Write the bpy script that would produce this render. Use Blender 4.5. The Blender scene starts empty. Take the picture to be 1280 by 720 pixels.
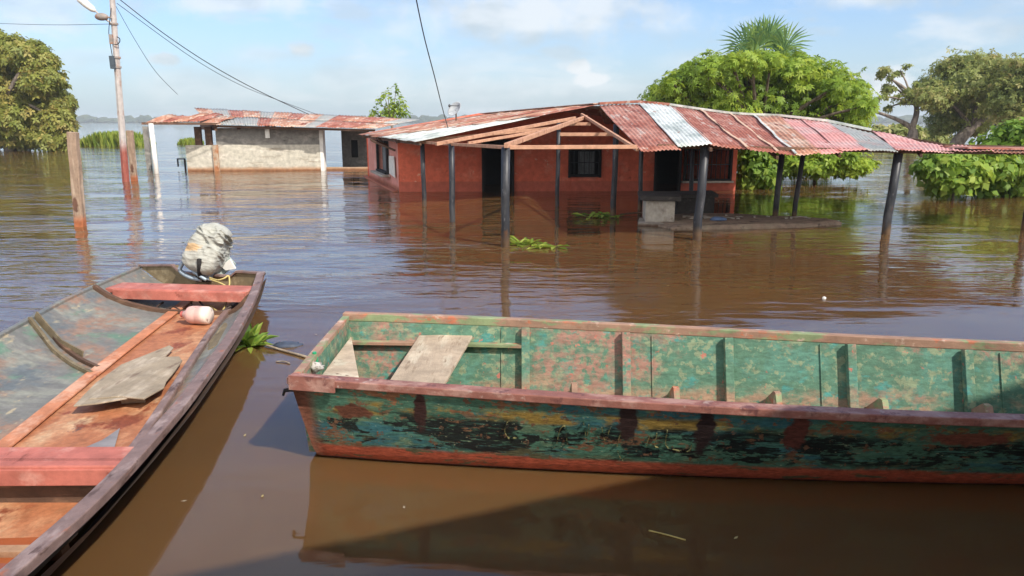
import bpy, math, random
import numpy as np
from mathutils import Vector, Matrix, noise as mnoise
R = math.radians
random.seed(7)
rng = np.random.default_rng(7)
scn = bpy.context.scene
col = scn.collection

# ---------------------------------------------------------------- camera, sky, sun, exposure
F, H, PITCH = 930.0, 2.0, R(12.6)
cam_d = bpy.data.cameras.new('camera'); cam = bpy.data.objects.new('camera', cam_d); col.objects.link(cam)
cam_d.sensor_width = 36.0; cam_d.lens = F / 1280 * 36; cam_d.clip_end = 9000; cam_d.clip_start = 0.05
cam.location = (0, 0, H); cam.rotation_euler = (R(90) - PITCH, 0, 0)
scn.camera = cam
SUN = Vector((0.5, -0.5, 0.707)).normalized()
ELEV = math.asin(SUN.z); AZ = math.atan2(SUN.x, SUN.y)
sd = bpy.data.lights.new('sun', 'SUN'); sd.energy = 3.0; sd.angle = R(0.9); sd.color = (1.0, 0.93, 0.82)
so = bpy.data.objects.new('sun', sd); col.objects.link(so)
so.rotation_euler = (-SUN).to_track_quat('-Z', 'Y').to_euler(); so.location = (20, -20, 30)
scn.view_settings.view_transform = 'Standard'; scn.view_settings.look = 'None'
scn.view_settings.exposure = 0.85; scn.view_settings.gamma = 1
try: scn.view_settings.use_curve_mapping = False
except Exception: pass

world = bpy.data.worlds.new('World'); scn.world = world; world.use_nodes = True
wn = world.node_tree; wn.nodes.clear()
def N(tree, t, **kw):
    n = tree.nodes.new(t)
    for k, v in kw.items(): setattr(n, k, v)
    return n
def build_world():
    L = wn.links.new
    out = N(wn, 'ShaderNodeOutputWorld'); bg = N(wn, 'ShaderNodeBackground')
    sky = N(wn, 'ShaderNodeTexSky'); sky.sky_type = 'NISHITA'; sky.sun_disc = False
    sky.sun_elevation = ELEV; sky.sun_rotation = AZ; sky.air_density = 1.0; sky.dust_density = 1.2; sky.ozone_density = 1.3
    tc = N(wn, 'ShaderNodeTexCoord'); sep = N(wn, 'ShaderNodeSeparateXYZ'); L(tc.outputs['Generated'], sep.inputs[0])
    def math_(op, a, b=None, c=None, clamp=False):
        m = N(wn, 'ShaderNodeMath', operation=op, use_clamp=clamp)
        for i, s in enumerate((a, b, c)):
            if s is None: continue
            if isinstance(s, (int, float)): m.inputs[i].default_value = s
            else: L(s, m.inputs[i])
        return m.outputs[0]
    def mapr(v, a, b, c=0., d=1.):
        m = N(wn, 'ShaderNodeMapRange'); m.interpolation_type = 'SMOOTHSTEP'
        L(v, m.inputs[0])
        for i, q in enumerate((a, b, c, d)): m.inputs[i + 1].default_value = q
        return m.outputs[0]
    z = sep.outputs[2]
    den = math_('ADD', math_('MAXIMUM', z, 0.0), 0.12)
    px = math_('DIVIDE', sep.outputs[0], den); py = math_('DIVIDE', sep.outputs[1], den)
    cmb = N(wn, 'ShaderNodeCombineXYZ'); L(px, cmb.inputs[0]); L(py, cmb.inputs[1]); cmb.inputs[2].default_value = 3.7
    # broad veils
    n1 = N(wn, 'ShaderNodeTexNoise'); n1.inputs['Scale'].default_value = 0.85; n1.inputs['Detail'].default_value = 7; n1.inputs['Roughness'].default_value = 0.55
    n1.inputs['Distortion'].default_value = 0.4
    L(cmb.outputs[0], n1.inputs['Vector'])
    veil = mapr(n1.outputs[0], 0.46, 0.68)
    # small cumulus low over the horizon (direction space, flattened)
    mp = N(wn, 'ShaderNodeMapping'); mp.inputs['Scale'].default_value = (1, 1, 2.6); mp.inputs['Location'].default_value = (0.35, 0.2, 0.1)
    L(tc.outputs['Generated'], mp.inputs[0])
    n2 = N(wn, 'ShaderNodeTexNoise'); n2.inputs['Scale'].default_value = 5.2; n2.inputs['Detail'].default_value = 8; n2.inputs['Roughness'].default_value = 0.55
    L(mp.outputs[0], n2.inputs['Vector'])
    cum = mapr(n2.outputs[0], 0.52, 0.66)
    cum = math_('MULTIPLY', cum, mapr(z, 0.005, 0.05)); cum = math_('MULTIPLY', cum, mapr(z, 0.34, 0.12))
    # shade inside the clouds
    n3 = N(wn, 'ShaderNodeTexNoise'); n3.inputs['Scale'].default_value = 9; n3.inputs['Detail'].default_value = 5
    L(mp.outputs[0], n3.inputs['Vector'])
    ccol = N(wn, 'ShaderNodeMix', data_type='RGBA'); L(mapr(n3.outputs[0], 0.35, 0.62), ccol.inputs[0])
    ccol.inputs[6].default_value = (2.6, 2.95, 3.2, 1); ccol.inputs[7].default_value = (3.7, 3.9, 4.05, 1)
    lowhaze = mapr(z, 0.18, -0.01, 0.0, 0.62)
    fac = math_('MAXIMUM', math_('MULTIPLY', veil, 0.62), math_('MULTIPLY', cum, 0.8))
    m0 = N(wn, 'ShaderNodeMix', data_type='RGBA'); L(lowhaze, m0.inputs[0]); tnt = N(wn, 'ShaderNodeMix', data_type='RGBA', blend_type='MULTIPLY'); tnt.inputs[0].default_value = 1; L(sky.outputs[0], tnt.inputs[6]); tnt.inputs[7].default_value = (.58, .66, .80, 1); L(tnt.outputs[2], m0.inputs[6]); m0.inputs[7].default_value = (2.35, 2.95, 3.4, 1)
    # individual clouds: (azimuth tangent, elevation tangent, half width, half height, strength)
    ysafe = math_('MAXIMUM', sep.outputs[1], 0.02); ta = math_('DIVIDE', sep.outputs[0], ysafe); te = math_('DIVIDE', z, ysafe)
    nd = N(wn, 'ShaderNodeTexNoise'); nd.inputs['Scale'].default_value = 17; nd.inputs['Detail'].default_value = 8; nd.inputs['Roughness'].default_value = .62; L(tc.outputs['Generated'], nd.inputs['Vector'])
    dis = math_('MULTIPLY', math_('SUBTRACT', nd.outputs[0], 0.5), 2.6); puff = None
    for (pxx, pyy, hw, hh, st) in [(375, 62, 34, 15, .95), (352, 68, 60, 12, .5), (722, 84, 16, 10, .95), (742, 100, 30, 9, .95), (205, 74, 22, 8, .8), (1112, 108, 34, 22, .95), (1150, 118, 30, 10, .8), (1075, 96, 22, 8, .7), (640, 22, 170, 34, .85), (740, 8, 90, 24, .8), (500, 36, 60, 20, .5), (1090, -2, 90, 14, .8),
                                   (300, 4, 110, 13, .75), (620, 112, 190, 20, .55), (430, 96, 100, 18, .5), (270, 108, 120, 20, .45), (120, 70, 60, 10, .3), (-200, 60, 150, 40, .8), (1500, 60, 160, 40, .8)]:
        x_ = (pxx - 640) / F; y_ = (pyy - 360) / F; wy = math.cos(PITCH) - y_ * math.sin(PITCH); wz = -math.sin(PITCH) - y_ * math.cos(PITCH)
        dx = math_('MULTIPLY', math_('SUBTRACT', ta, x_ / wy), F / hw); dy = math_('MULTIPLY', math_('SUBTRACT', te, wz / wy), F / hh)
        rr_ = math_('SQRT', math_('ADD', math_('MULTIPLY', dx, dx), math_('MULTIPLY', dy, dy)))
        rr_ = math_('ADD', rr_, dis)
        f_ = mapr(rr_, 1.15, .35, 0, st) if hw < 50 else mapr(rr_, 1.5, .1, 0, st)
        puff = f_ if puff is None else math_('MAXIMUM', puff, f_)
    front = mapr(sep.outputs[1], .0, .1); puff = math_('MULTIPLY', puff, front)
    fac = math_('MAXIMUM', math_('MULTIPLY', fac, .75), puff)
    m1 = N(wn, 'ShaderNodeMix', data_type='RGBA'); L(fac, m1.inputs[0]); L(m0.outputs[2], m1.inputs[6]); L(ccol.outputs[2], m1.inputs[7])
    bank = math_('MULTIPLY', mapr(sep.outputs[1], -.05, -.45), math_('MULTIPLY', mapr(z, .02, .12), mapr(z, .92, .6)))  # bright cloud added behind the camera to fill shade on front-facing walls
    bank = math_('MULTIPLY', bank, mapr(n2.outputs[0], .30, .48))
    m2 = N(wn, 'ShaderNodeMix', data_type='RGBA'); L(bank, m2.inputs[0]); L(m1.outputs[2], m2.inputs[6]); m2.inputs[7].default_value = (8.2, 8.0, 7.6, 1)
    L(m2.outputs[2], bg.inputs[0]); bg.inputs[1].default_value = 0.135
    L(bg.outputs[0], out.inputs[0])
build_world()

# ---------------------------------------------------------------- pixel helpers (photo 1280x720 -> a point on a known plane)
def ray(px, py):
    x = (px - 640) / F; y = (py - 360) / F
    return Vector((x, math.cos(PITCH) - y * math.sin(PITCH), -math.sin(PITCH) - y * math.cos(PITCH)))
def P(px, py, z=0.0):
    r = ray(px, py); t = (z - H) / r.z
    return Vector((r.x * t, r.y * t, z))
def D(px, py, Y):
    r = ray(px, py); t = Y / r.y
    return Vector((r.x * t, Y, H + r.z * t))

# ---------------------------------------------------------------- materials
def new_mat(name):
    m = bpy.data.materials.new(name); m.use_nodes = True
    t = m.node_tree; t.nodes.clear()
    out = N(t, 'ShaderNodeOutputMaterial'); b = N(t, 'ShaderNodeBsdfPrincipled')
    t.links.new(b.outputs[0], out.inputs[0])
    return m, t, b, out
def wmat(name, base, layers=(), rough=0.8, bump=0.0, bscale=(30, 30, 30), metallic=0.0, vary=0.12, vscale=(6, 6, 6), spec=0.4):
    """layers: (colour, [component, ...]); component 'n' noise, 'x'/'y'/'z' ramp with ragged edge, 's' ragged ellipsoid."""
    m, t, b, out = new_mat(name); L = t.links.new
    tc = N(t, 'ShaderNodeTexCoord'); O = tc.outputs['Object']
    def noise(scale, detail=6, rough_=0.62, off=0.0):
        mp = N(t, 'ShaderNodeMapping'); mp.inputs['Scale'].default_value = scale; mp.inputs['Location'].default_value = (off, off * .7, off * 1.3)
        L(O, mp.inputs[0]); n = N(t, 'ShaderNodeTexNoise'); n.inputs['Scale'].default_value = 1; n.inputs['Detail'].default_value = detail
        n.inputs['Roughness'].default_value = rough_; L(mp.outputs[0], n.inputs['Vector']); return n.outputs[0]
    def mr(v, a, b_, c=0., d=1.):
        q = N(t, 'ShaderNodeMapRange'); q.interpolation_type = 'SMOOTHSTEP'; L(v, q.inputs[0])
        for i, s in enumerate((a, b_, c, d)): q.inputs[i + 1].default_value = s
        return q.outputs[0]
    def mth(op, a, b_):
        q = N(t, 'ShaderNodeMath', operation=op)
        for i, s in enumerate((a, b_)):
            if isinstance(s, (int, float)): q.inputs[i].default_value = s
            else: L(s, q.inputs[i])
        return q.outputs[0]
    sepn = N(t, 'ShaderNodeSeparateXYZ'); L(O, sepn.inputs[0])
    rgb = N(t, 'ShaderNodeRGB'); rgb.outputs[0].default_value = (*base, 1); cur = rgb.outputs[0]
    k = 0
    for colr, comps in layers:
        fac = None
        for cpt in comps:
            k += 1
            if cpt[0] == 'n':
                _, sc, lo, hi = cpt[:4]; off = cpt[4] if len(cpt) > 4 else k * 3.1
                f = mr(noise(sc, 7, 0.65, off), lo, hi)
            elif cpt[0] in 'xyz':
                _, a, b_ = cpt[:3]; wob = cpt[3] if len(cpt) > 3 else 0.03; ws = cpt[4] if len(cpt) > 4 else 7
                v = sepn.outputs['xyz'.index(cpt[0])]
                v = mth('ADD', v, mth('MULTIPLY', mth('SUBTRACT', noise((ws, ws, ws), 5, .6, k * 2.3), 0.5), wob * 4))
                f = mr(v, a, b_)
            elif cpt[0] == 's':
                _, c, r = cpt[:3]
                mp = N(t, 'ShaderNodeVectorMath', operation='SUBTRACT'); L(O, mp.inputs[0]); mp.inputs[1].default_value = c
                dv = N(t, 'ShaderNodeVectorMath', operation='DIVIDE'); L(mp.outputs[0], dv.inputs[0]); dv.inputs[1].default_value = r
                ln = N(t, 'ShaderNodeVectorMath', operation='LENGTH'); L(dv.outputs[0], ln.inputs[0])
                v = mth('ADD', ln.outputs['Value'], mth('MULTIPLY', mth('SUBTRACT', noise((14, 14, 14), 5, .6, k * 1.7), .5), 1.6))
                f = mr(v, 1.1, 0.75)
            fac = f if fac is None else mth('MULTIPLY', fac, f)
        mx = N(t, 'ShaderNodeMix', data_type='RGBA'); L(fac, mx.inputs[0]); L(cur, mx.inputs[6]); mx.inputs[7].default_value = (*colr, 1); cur = mx.outputs[2]
    if vary:
        hs = N(t, 'ShaderNodeHueSaturation'); L(cur, hs.inputs['Color'])
        L(mr(noise(vscale, 8, .7, 9.1), 0.25, 0.75, 1 - vary * 2.2, 1 + vary * 2.2), hs.inputs['Value']); cur = hs.outputs[0]
    L(cur, b.inputs['Base Color']); b.inputs['Roughness'].default_value = rough; b.inputs['Metallic'].default_value = metallic
    b.inputs['Specular IOR Level'].default_value = spec
    if bump:
        bp = N(t, 'ShaderNodeBump'); bp.inputs['Distance'].default_value = 0.01; bp.inputs['Strength'].default_value = bump
        L(noise(bscale, 8, .65, 5.5), bp.inputs['Height']); L(bp.outputs[0], b.inputs['Normal'])
    return m

def leafmat(name, c1, c2, c3, transl=0.35, rough=0.55):
    m, t, b, out = new_mat(name); L = t.links.new
    at = N(t, 'ShaderNodeAttribute', attribute_name='tint')
    cr = N(t, 'ShaderNodeValToRGB'); e = cr.color_ramp.elements
    e[0].position = 0; e[0].color = (*c1, 1); e[1].position = 1; e[1].color = (*c3, 1); q = e.new(0.55); q.color = (*c2, 1)
    L(at.outputs['Fac'], cr.inputs[0]); L(cr.outputs[0], b.inputs['Base Color']); b.inputs['Roughness'].default_value = rough
    b.inputs['Specular IOR Level'].default_value = 0.35
    tr = N(t, 'ShaderNodeBsdfTranslucent'); hs = N(t, 'ShaderNodeHueSaturation'); hs.inputs['Value'].default_value = 1.5; hs.inputs['Hue'].default_value = .48
    L(cr.outputs[0], hs.inputs['Color']); L(hs.outputs[0], tr.inputs[0])
    mx = N(t, 'ShaderNodeMixShader'); mx.inputs[0].default_value = transl; L(b.outputs[0], mx.inputs[1]); L(tr.outputs[0], mx.inputs[2]); L(mx.outputs[0], out.inputs[0])
    return m

# ---------------------------------------------------------------- mesh builder
WO = {}
class MB:
    def __init__(s): s.v = []; s.f = []
    def add(s, vs, fs):
        o = len(s.v); s.v += [Vector(q) for q in vs]; s.f += [tuple(i + o for i in f) for f in fs]; return s
    def box(s, c, d, rz=0.0, rx=0.0, ry=0.0):
        M = Matrix.Translation(Vector(c)) @ Matrix.Rotation(rz, 4, 'Z') @ Matrix.Rotation(ry, 4, 'Y') @ Matrix.Rotation(rx, 4, 'X')
        vs = [M @ Vector((x * d[0] / 2, y * d[1] / 2, z * d[2] / 2)) for x in (-1, 1) for y in (-1, 1) for z in (-1, 1)]
        return s.add(vs, [(0, 1, 3, 2), (4, 6, 7, 5), (0, 4, 5, 1), (2, 3, 7, 6), (0, 2, 6, 4), (1, 5, 7, 3)])
    def beam(s, p, q, w, h, up=(0, 0, 1)):
        p = Vector(p); q = Vector(q); d = (q - p).normalized(); sd_ = d.cross(Vector(up)).normalized(); u = sd_.cross(d)
        vs = [b + sd_ * (i * w / 2) + u * (j * h / 2) for b in (p, q) for i, j in ((-1, -1), (1, -1), (1, 1), (-1, 1))]
        return s.add(vs, [(3, 2, 1, 0), (4, 5, 6, 7), (0, 1, 5, 4), (1, 2, 6, 5), (2, 3, 7, 6), (3, 0, 4, 7)])
    def strip(s, pts, w, h, up=(0, 0, 1)):
        """rectangular section swept along pts"""
        pts = [Vector(p) for p in pts]; n = len(pts); base = len(s.v)
        for i, p in enumerate(pts):
            d = (pts[min(i + 1, n - 1)] - pts[max(i - 1, 0)]).normalized(); sd_ = d.cross(Vector(up)).normalized(); u = sd_.cross(d)
            s.v += [p + sd_ * (a * w / 2) + u * (b * h / 2) for a, b in ((-1, -1), (1, -1), (1, 1), (-1, 1))]
        for i in range(n - 1):
            a = base + i * 4; b = a + 4
            for k in range(4): s.f.append((a + k, a + (k + 1) % 4, b + (k + 1) % 4, b + k))
        s.f.append((base + 3, base + 2, base + 1, base)); e = base + (n - 1) * 4; s.f.append((e, e + 1, e + 2, e + 3)); return s
    def tube(s, pts, r, n=8, cap=True):
        pts = [Vector(p) for p in pts]; m = len(pts); rs = r if isinstance(r, (list, tuple)) else [r] * m
        base = len(s.v); ref = None
        for i, p in enumerate(pts):
            d = (pts[min(i + 1, m - 1)] - pts[max(i - 1, 0)]).normalized()
            if ref is None: ref = d.orthogonal().normalized()
            a = (ref - d * ref.dot(d)); a = a.normalized() if a.length > 1e-5 else d.orthogonal().normalized(); ref = a; b = d.cross(a)
            for k in range(n):
                th = 2 * math.pi * k / n; s.v.append(p + (a * math.cos(th) + b * math.sin(th)) * rs[i])
        for i in range(m - 1):
            for k in range(n):
                k2 = (k + 1) % n; s.f.append((base + i * n + k, base + i * n + k2, base + (i + 1) * n + k2, base + (i + 1) * n + k))
        if cap: s.f.append(tuple(base + k for k in reversed(range(n)))); s.f.append(tuple(base + (m - 1) * n + k for k in range(n)))
        return s
    def grid(s, fn, nu, nv):
        base = len(s.v)
        for i in range(nu + 1):
            for j in range(nv + 1): s.v.append(Vector(fn(i / nu, j / nv)))
        for i in range(nu):
            for j in range(nv):
                a = base + i * (nv + 1) + j; s.f.append((a, a + nv + 1, a + nv + 2, a + 1))
        return s
    def prism(s, poly, off):
        n = len(poly); off = Vector(off); base = len(s.v)
        s.v += [Vector(p) for p in poly] + [Vector(p) + off for p in poly]
        s.f.append(tuple(base + i for i in reversed(range(n)))); s.f.append(tuple(base + n + i for i in range(n)))
        for i in range(n): j = (i + 1) % n; s.f.append((base + i, base + j, base + n + j, base + n + i))
        return s
    def ellip(s, c, r, nu=16, nv=10, fn=None):
        base = len(s.v); c = Vector(c)
        for j in range(nv + 1):
            ph = math.pi * j / nv - math.pi / 2
            for i in range(nu):
                th = 2 * math.pi * i / nu
                d = Vector((math.cos(ph) * math.cos(th), math.cos(ph) * math.sin(th), math.sin(ph)))
                k = fn(d) if fn else 1
                s.v.append(c + Vector((d.x * r[0], d.y * r[1], d.z * r[2])) * k)
        for j in range(nv):
            for i in range(nu):
                i2 = (i + 1) % nu; s.f.append((base + j * nu + i, base + j * nu + i2, base + (j + 1) * nu + i2, base + (j + 1) * nu + i))
        return s
    def build(s, name, mat, parent=None, loc=None, smooth=False, bevel=0, solid=0):
        w = WO[parent.name] if parent else Vector(loc) if loc is not None else Vector((0, 0, 0))
        me = bpy.data.meshes.new(name); me.from_pydata([tuple(v - w) for v in s.v], [], s.f); me.validate(); me.update()
        me.materials.append(mat)
        o = bpy.data.objects.new(name, me); col.objects.link(o)
        if parent: o.parent = parent
        else: o.location = w
        WO[o.name] = w
        if smooth:
            for p in me.polygons: p.use_smooth = True
        if bevel:
            md = o.modifiers.new('bevel', 'BEVEL'); md.width = bevel; md.segments = 2; md.limit_method = 'ANGLE'
        if solid:
            md = o.modifiers.new('solid', 'SOLIDIFY'); md.thickness = solid
        return o
def tag(o, label=None, cat=None, group=None, kind=None):
    if label: o['label'] = label
    if cat: o['category'] = cat
    if group: o['group'] = group
    if kind: o['kind'] = kind
    return o
def empty(name, loc, label, cat, group=None):
    o = bpy.data.objects.new(name, None); col.objects.link(o); o.location = loc; o.empty_display_size = .2; WO[o.name] = Vector(loc)
    return tag(o, label, cat, group)
def jit(p, a): return Vector(p) + Vector((random.uniform(-a, a), random.uniform(-a, a), random.uniform(-a, a)))
def smooth_path(pts, n=6):
    pts = [Vector(p) for p in pts]; out = []
    for i in range(len(pts) - 1):
        p0 = pts[max(i - 1, 0)]; p1 = pts[i]; p2 = pts[i + 1]; p3 = pts[min(i + 2, len(pts) - 1)]
        for k in range(n):
            t = k / n
            out.append(0.5 * ((2 * p1) + (p2 - p0) * t + (2 * p0 - 5 * p1 + 4 * p2 - p3) * t * t + (3 * p1 - p0 - 3 * p2 + p3) * t ** 3))
    out.append(pts[-1]); return out

# ---------------------------------------------------------------- water and far shore
def water_mat():
    m, t, b, out = new_mat('muddy_flood_water'); L = t.links.new
    tc = N(t, 'ShaderNodeTexCoord'); O = tc.outputs['Object']
    def nz(scale, det, rgh=.55, off=0, dist=0):
        mp = N(t, 'ShaderNodeMapping'); mp.inputs['Scale'].default_value = scale; mp.inputs['Location'].default_value = (off, off, 0); mp.inputs['Rotation'].default_value = (0, 0, R(8))
        L(O, mp.inputs[0]); n = N(t, 'ShaderNodeTexNoise'); n.inputs['Scale'].default_value = 1; n.inputs['Detail'].default_value = det; n.inputs['Roughness'].default_value = rgh
        n.inputs['Distortion'].default_value = dist; L(mp.outputs[0], n.inputs['Vector']); return n.outputs[0]
    def mr(v, a, b_, c=0., d=1.):
        q = N(t, 'ShaderNodeMapRange'); q.interpolation_type = 'SMOOTHSTEP'; L(v, q.inputs[0])
        for i, s_ in enumerate((a, b_, c, d)): q.inputs[i + 1].default_value = s_
        return q.outputs[0]
    def mth(op, a, b_):
        q = N(t, 'ShaderNodeMath', operation=op)
        for i, s_ in enumerate((a, b_)):
            if isinstance(s_, (int, float)): q.inputs[i].default_value = s_
            else: L(s_, q.inputs[i])
        return q.outputs[0]
    sp = N(t, 'ShaderNodeSeparateXYZ'); L(O, sp.inputs[0])
    # calmer by the boats, choppier in the open water to the left and beyond
    dist = mr(sp.outputs[1], 4.5, 12, 0.06, .62)
    left = mr(sp.outputs[0], 1.5, -5.0, 0.7, 1.25)
    patch = mr(nz((.2, .42, 1), 4, .55, 4), 0.38, 0.62, 0.2, 1.0)
    amp = mth('MULTIPLY', mth('MULTIPLY', dist, left), patch)
    big = nz((.9, 2.4, 1), 3, .5, 1.3, .4); mid = nz((1.5, 6.5, 1), 3, .5, 7.7, .3); fine = nz((14, 26, 1), 3, .5, 2.2)
    h = mth('ADD', mth('MULTIPLY', big, 0.055), mth('ADD', mth('MULTIPLY', mid, 0.030), mth('MULTIPLY', fine, 0.0012)))
    h = mth('MULTIPLY', h, amp)
    bp = N(t, 'ShaderNodeBump'); bp.inputs['Strength'].default_value = 1; bp.inputs['Distance'].default_value = 1.0
    L(h, bp.inputs['Height']); L(bp.outputs[0], b.inputs['Normal'])
    mx = N(t, 'ShaderNodeMix', data_type='RGBA'); L(mr(nz((.25, .4, 1), 4, .5, 11), .35, .7), mx.inputs[0])
    mx.inputs[6].default_value = (.125, .066, .024, 1); mx.inputs[7].default_value = (.10, .058, .025, 1)
    L(mx.outputs[2], b.inputs['Base Color']); b.inputs['Roughness'].default_value = 0.035; b.inputs['IOR'].default_value = 1.62
    b.inputs['Specular IOR Level'].default_value = 0.5
    b.inputs['Subsurface Weight'].default_value = 1.0; b.inputs['Subsurface Radius'].default_value = (1.0, .6, .3); b.inputs['Subsurface Scale'].default_value = .14
    return m
w = MB().add([(-3500, -300, 0), (3500, -300, 0), (3500, 4200, 0), (-3500, 4200, 0)], [(0, 1, 2, 3)]).build('water', water_mat())
tag(w, 'brown flood water reflecting the pale sky', kind='structure')

def treeline(name, x0, x1, Y, hmin, hmax, mat, seed):
    rr = random.Random(seed); m = MB(); n = int((x1 - x0) / (hmax * .8))
    for i in range(n):
        x = x0 + (x1 - x0) * (i + .5) / n; hh = rr.uniform(hmin, hmax)
        def fn(d, s_=rr.random() * 50): return 1 + .35 * mnoise.noise(Vector((d.x * 1.7 + s_, d.y * 1.7, d.z * 1.7)))
        m.ellip((x, Y + rr.uniform(-15, 15), hh * .35), (hmax * rr.uniform(.8, 1.5), hmax * .8, hh * .75), 10, 7, fn)
    o = m.build(name, mat); tag(o, 'low dark tree line on the far bank under the sky', kind='stuff'); return o
m_far = wmat('far_trees', (.035, .055, .03), [((.06, .075, .03), [('n', (.05, .05, .05), .45, .6)])], rough=1, vary=.2, vscale=(.2, .2, .2))
treeline('far_bank_trees', -1100, 1100, 1150, 5, 11, m_far, 3)
b = MB().prism([(-2500, 1160, -1), (2500, 1160, -1), (2500, 1700, -1), (-2500, 1700, -1)], (0, 0, 1.8)).build('far_bank', m_far)
tag(b, 'far bank of the river along the horizon', kind='structure')

# ---------------------------------------------------------------- foliage
def leaves(name, clumps, n, size, mat, parent=None, loc=None, shape='leaf', droop=.35, inner=.55, up=.35, kind=None, floor=None, tail=.06):
    """many small leaf-shaped faces spread through the clumps; clumps: (centre, (rx,ry,rz))"""
    cs = np.array([list(c) for c, r in clumps]); rs = np.array([list(r) for c, r in clumps])
    wts = (rs[:, 0] * rs[:, 2] + rs[:, 1] * rs[:, 2] + rs[:, 0] * rs[:, 1]); wts /= wts.sum()
    idx = rng.choice(len(clumps), n, p=wts)
    d = rng.normal(size=(n, 3)); d /= np.linalg.norm(d, axis=1)[:, None]
    rad = inner + (1.04 - inner) * rng.random(n) ** .6
    # lumpy surface with gaps
    ph = rng.random((len(clumps), 3)) * 6
    wob = np.sin(d[:, 0] * 5.1 + ph[idx, 0]) * np.sin(d[:, 1] * 4.3 + ph[idx, 1]) * np.sin(d[:, 2] * 4.7 + ph[idx, 2])
    rad = rad * (1 + .3 * wob)
    rad = rad * (1 + tail * np.abs(rng.normal(size=n)))
    c = cs[idx] + d * rs[idx] * rad[:, None]
    keep = np.ones(n, bool)
    if floor is not None: keep = c[:, 2] > floor
    c = c[keep]; d = d[keep]; idx = idx[keep]; wob = wob[keep]; n = len(c)
    nrm = d * .7 + np.array([0, 0, up]) + rng.normal(size=(n, 3)) * .45; nrm /= np.linalg.norm(nrm, axis=1)[:, None]
    a = np.cross(nrm, rng.normal(size=(n, 3))); a /= np.linalg.norm(a, axis=1)[:, None]
    a[:, 2] -= droop * rng.random(n); a /= np.linalg.norm(a, axis=1)[:, None]
    bt = np.cross(nrm, a); bt /= np.linalg.norm(bt, axis=1)[:, None]
    s = size * rng.uniform(.6, 1.25, n)
    tint_c = rng.random(len(clumps))
    tint = np.clip(.5 * rng.random(n) + .35 * tint_c[idx] + .15 * (wob + .5), 0, 1)
    V = []; T = []
    def quad(dirv, L_, W_, start=0.0):
        side = np.cross(nrm, dirv)
        p0 = c + dirv * (start * L_)[:, None]; p2 = c + dirv * L_[:, None] - np.array([0, 0, 1]) * (L_ * .18)[:, None]
        pm = (c + dirv * (L_ * .5)[:, None]) + nrm * (L_ * .06)[:, None]
        V.append(np.stack([p0, pm + side * W_[:, None], p2, pm - side * W_[:, None]], 1)); T.append(np.repeat(tint, 4))
    if shape == 'leaf': quad(a, s, s * .28)
    elif shape == 'broad': quad(a, s, s * .42)
    elif shape == 'tuft':
        for k in range(4):
            th = 2 * math.pi * k / 4 + .3; dv = a * math.cos(th) + bt * math.sin(th); quad(dv, s * .8, s * .22)
    elif shape == 'palm':
        for k in range(7):
            th = R(-135 + 45 * k); dv = a * math.cos(th) + bt * math.sin(th); quad(dv, s * (.62 if k in (0, 6) else .8 if k in (1, 5) else 1), s * .15, .05)
    V = np.concatenate(V).reshape(-1, 3); T = np.concatenate(T); q = len(V) // 4
    wv = WO[parent.name] if parent else Vector(loc) if loc is not None else Vector((0, 0, 0))
    V = V - np.array(wv)
    me = bpy.data.meshes.new(name); me.vertices.add(len(V)); me.vertices.foreach_set('co', V.ravel().astype(np.float32))
    me.loops.add(4 * q); me.loops.foreach_set('vertex_index', np.arange(4 * q, dtype=np.int32))
    me.polygons.add(q); me.polygons.foreach_set('loop_start', np.arange(0, 4 * q, 4, dtype=np.int32))
    try: me.polygons.foreach_set('loop_total', np.full(q, 4, dtype=np.int32))
    except Exception: pass
    me.update(); me.validate()
    at = me.attributes.new('tint', 'FLOAT', 'POINT'); at.data.foreach_set('value', T.astype(np.float32))
    me.materials.append(mat); o = bpy.data.objects.new(name, me); col.objects.link(o); WO[o.name] = wv
    if parent: o.parent = parent
    else: o.location = wv
    if kind: o['kind'] = kind
    return o
def limbs(mb, base, fork, clumps, r0, every=1, wob=.25):
    base = Vector(base); fork = Vector(fork)
    pts = smooth_path([base, base.lerp(fork, .5) + Vector((random.uniform(-wob, wob), 0, 0)), fork], 5)
    mb.tube(pts, [r0 * (1.25 - .5 * i / (len(pts) - 1)) for i in range(len(pts))], 10)
    for c, r in clumps[::every]:
        c = Vector(c); mid = fork.lerp(c, .5) + Vector((random.uniform(-wob, wob), random.uniform(-wob, wob), random.uniform(0, wob)))
        pts = smooth_path([fork, mid, c], 5); mb.tube(pts, [r0 * .5 * (1 - .8 * i / (len(pts) - 1)) for i in range(len(pts))], 6)
        for _ in range(3):
            e = c + Vector([random.uniform(-.8, .8) * q for q in r]); mb.tube(smooth_path([mid.lerp(c, .5), c.lerp(e, .4), e], 3), [r0 * .16, r0 * .14, r0 * .12, r0 * .1, r0 * .08, r0 * .06, r0 * .05], 5)
    return mb
m_bark = wmat('grey_bark', (.17, .13, .1), [((.08, .06, .045), [('n', (6, 6, 2), .45, .6)])], rough=.95, bump=.6, bscale=(20, 20, 6))
m_bark2 = wmat('pale_bark', (.24, .2, .17), [((.12, .095, .08), [('n', (3, 3, 1), .45, .6)])], rough=.95, bump=.6, bscale=(14, 14, 4))
l_olive = leafmat('olive_leaves', (.11, .15, .03), (.26, .28, .06), (.42, .33, .10))
l_lime = leafmat('lime_leaves', (.09, .17, .02), (.22, .33, .035), (.40, .48, .07), .4)
l_dusty = leafmat('dusty_leaves', (.13, .18, .05), (.27, .31, .085), (.42, .34, .14))
l_bush = leafmat('bush_leaves', (.07, .15, .022), (.18, .30, .04), (.38, .46, .08), .4)
l_palm = leafmat('palm_leaves', (.08, .18, .08), (.16, .28, .09), (.28, .40, .09), .3)
l_grass = leafmat('reed_leaves', (.12, .19, .025), (.25, .33, .04), (.38, .42, .08), .4)

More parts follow.
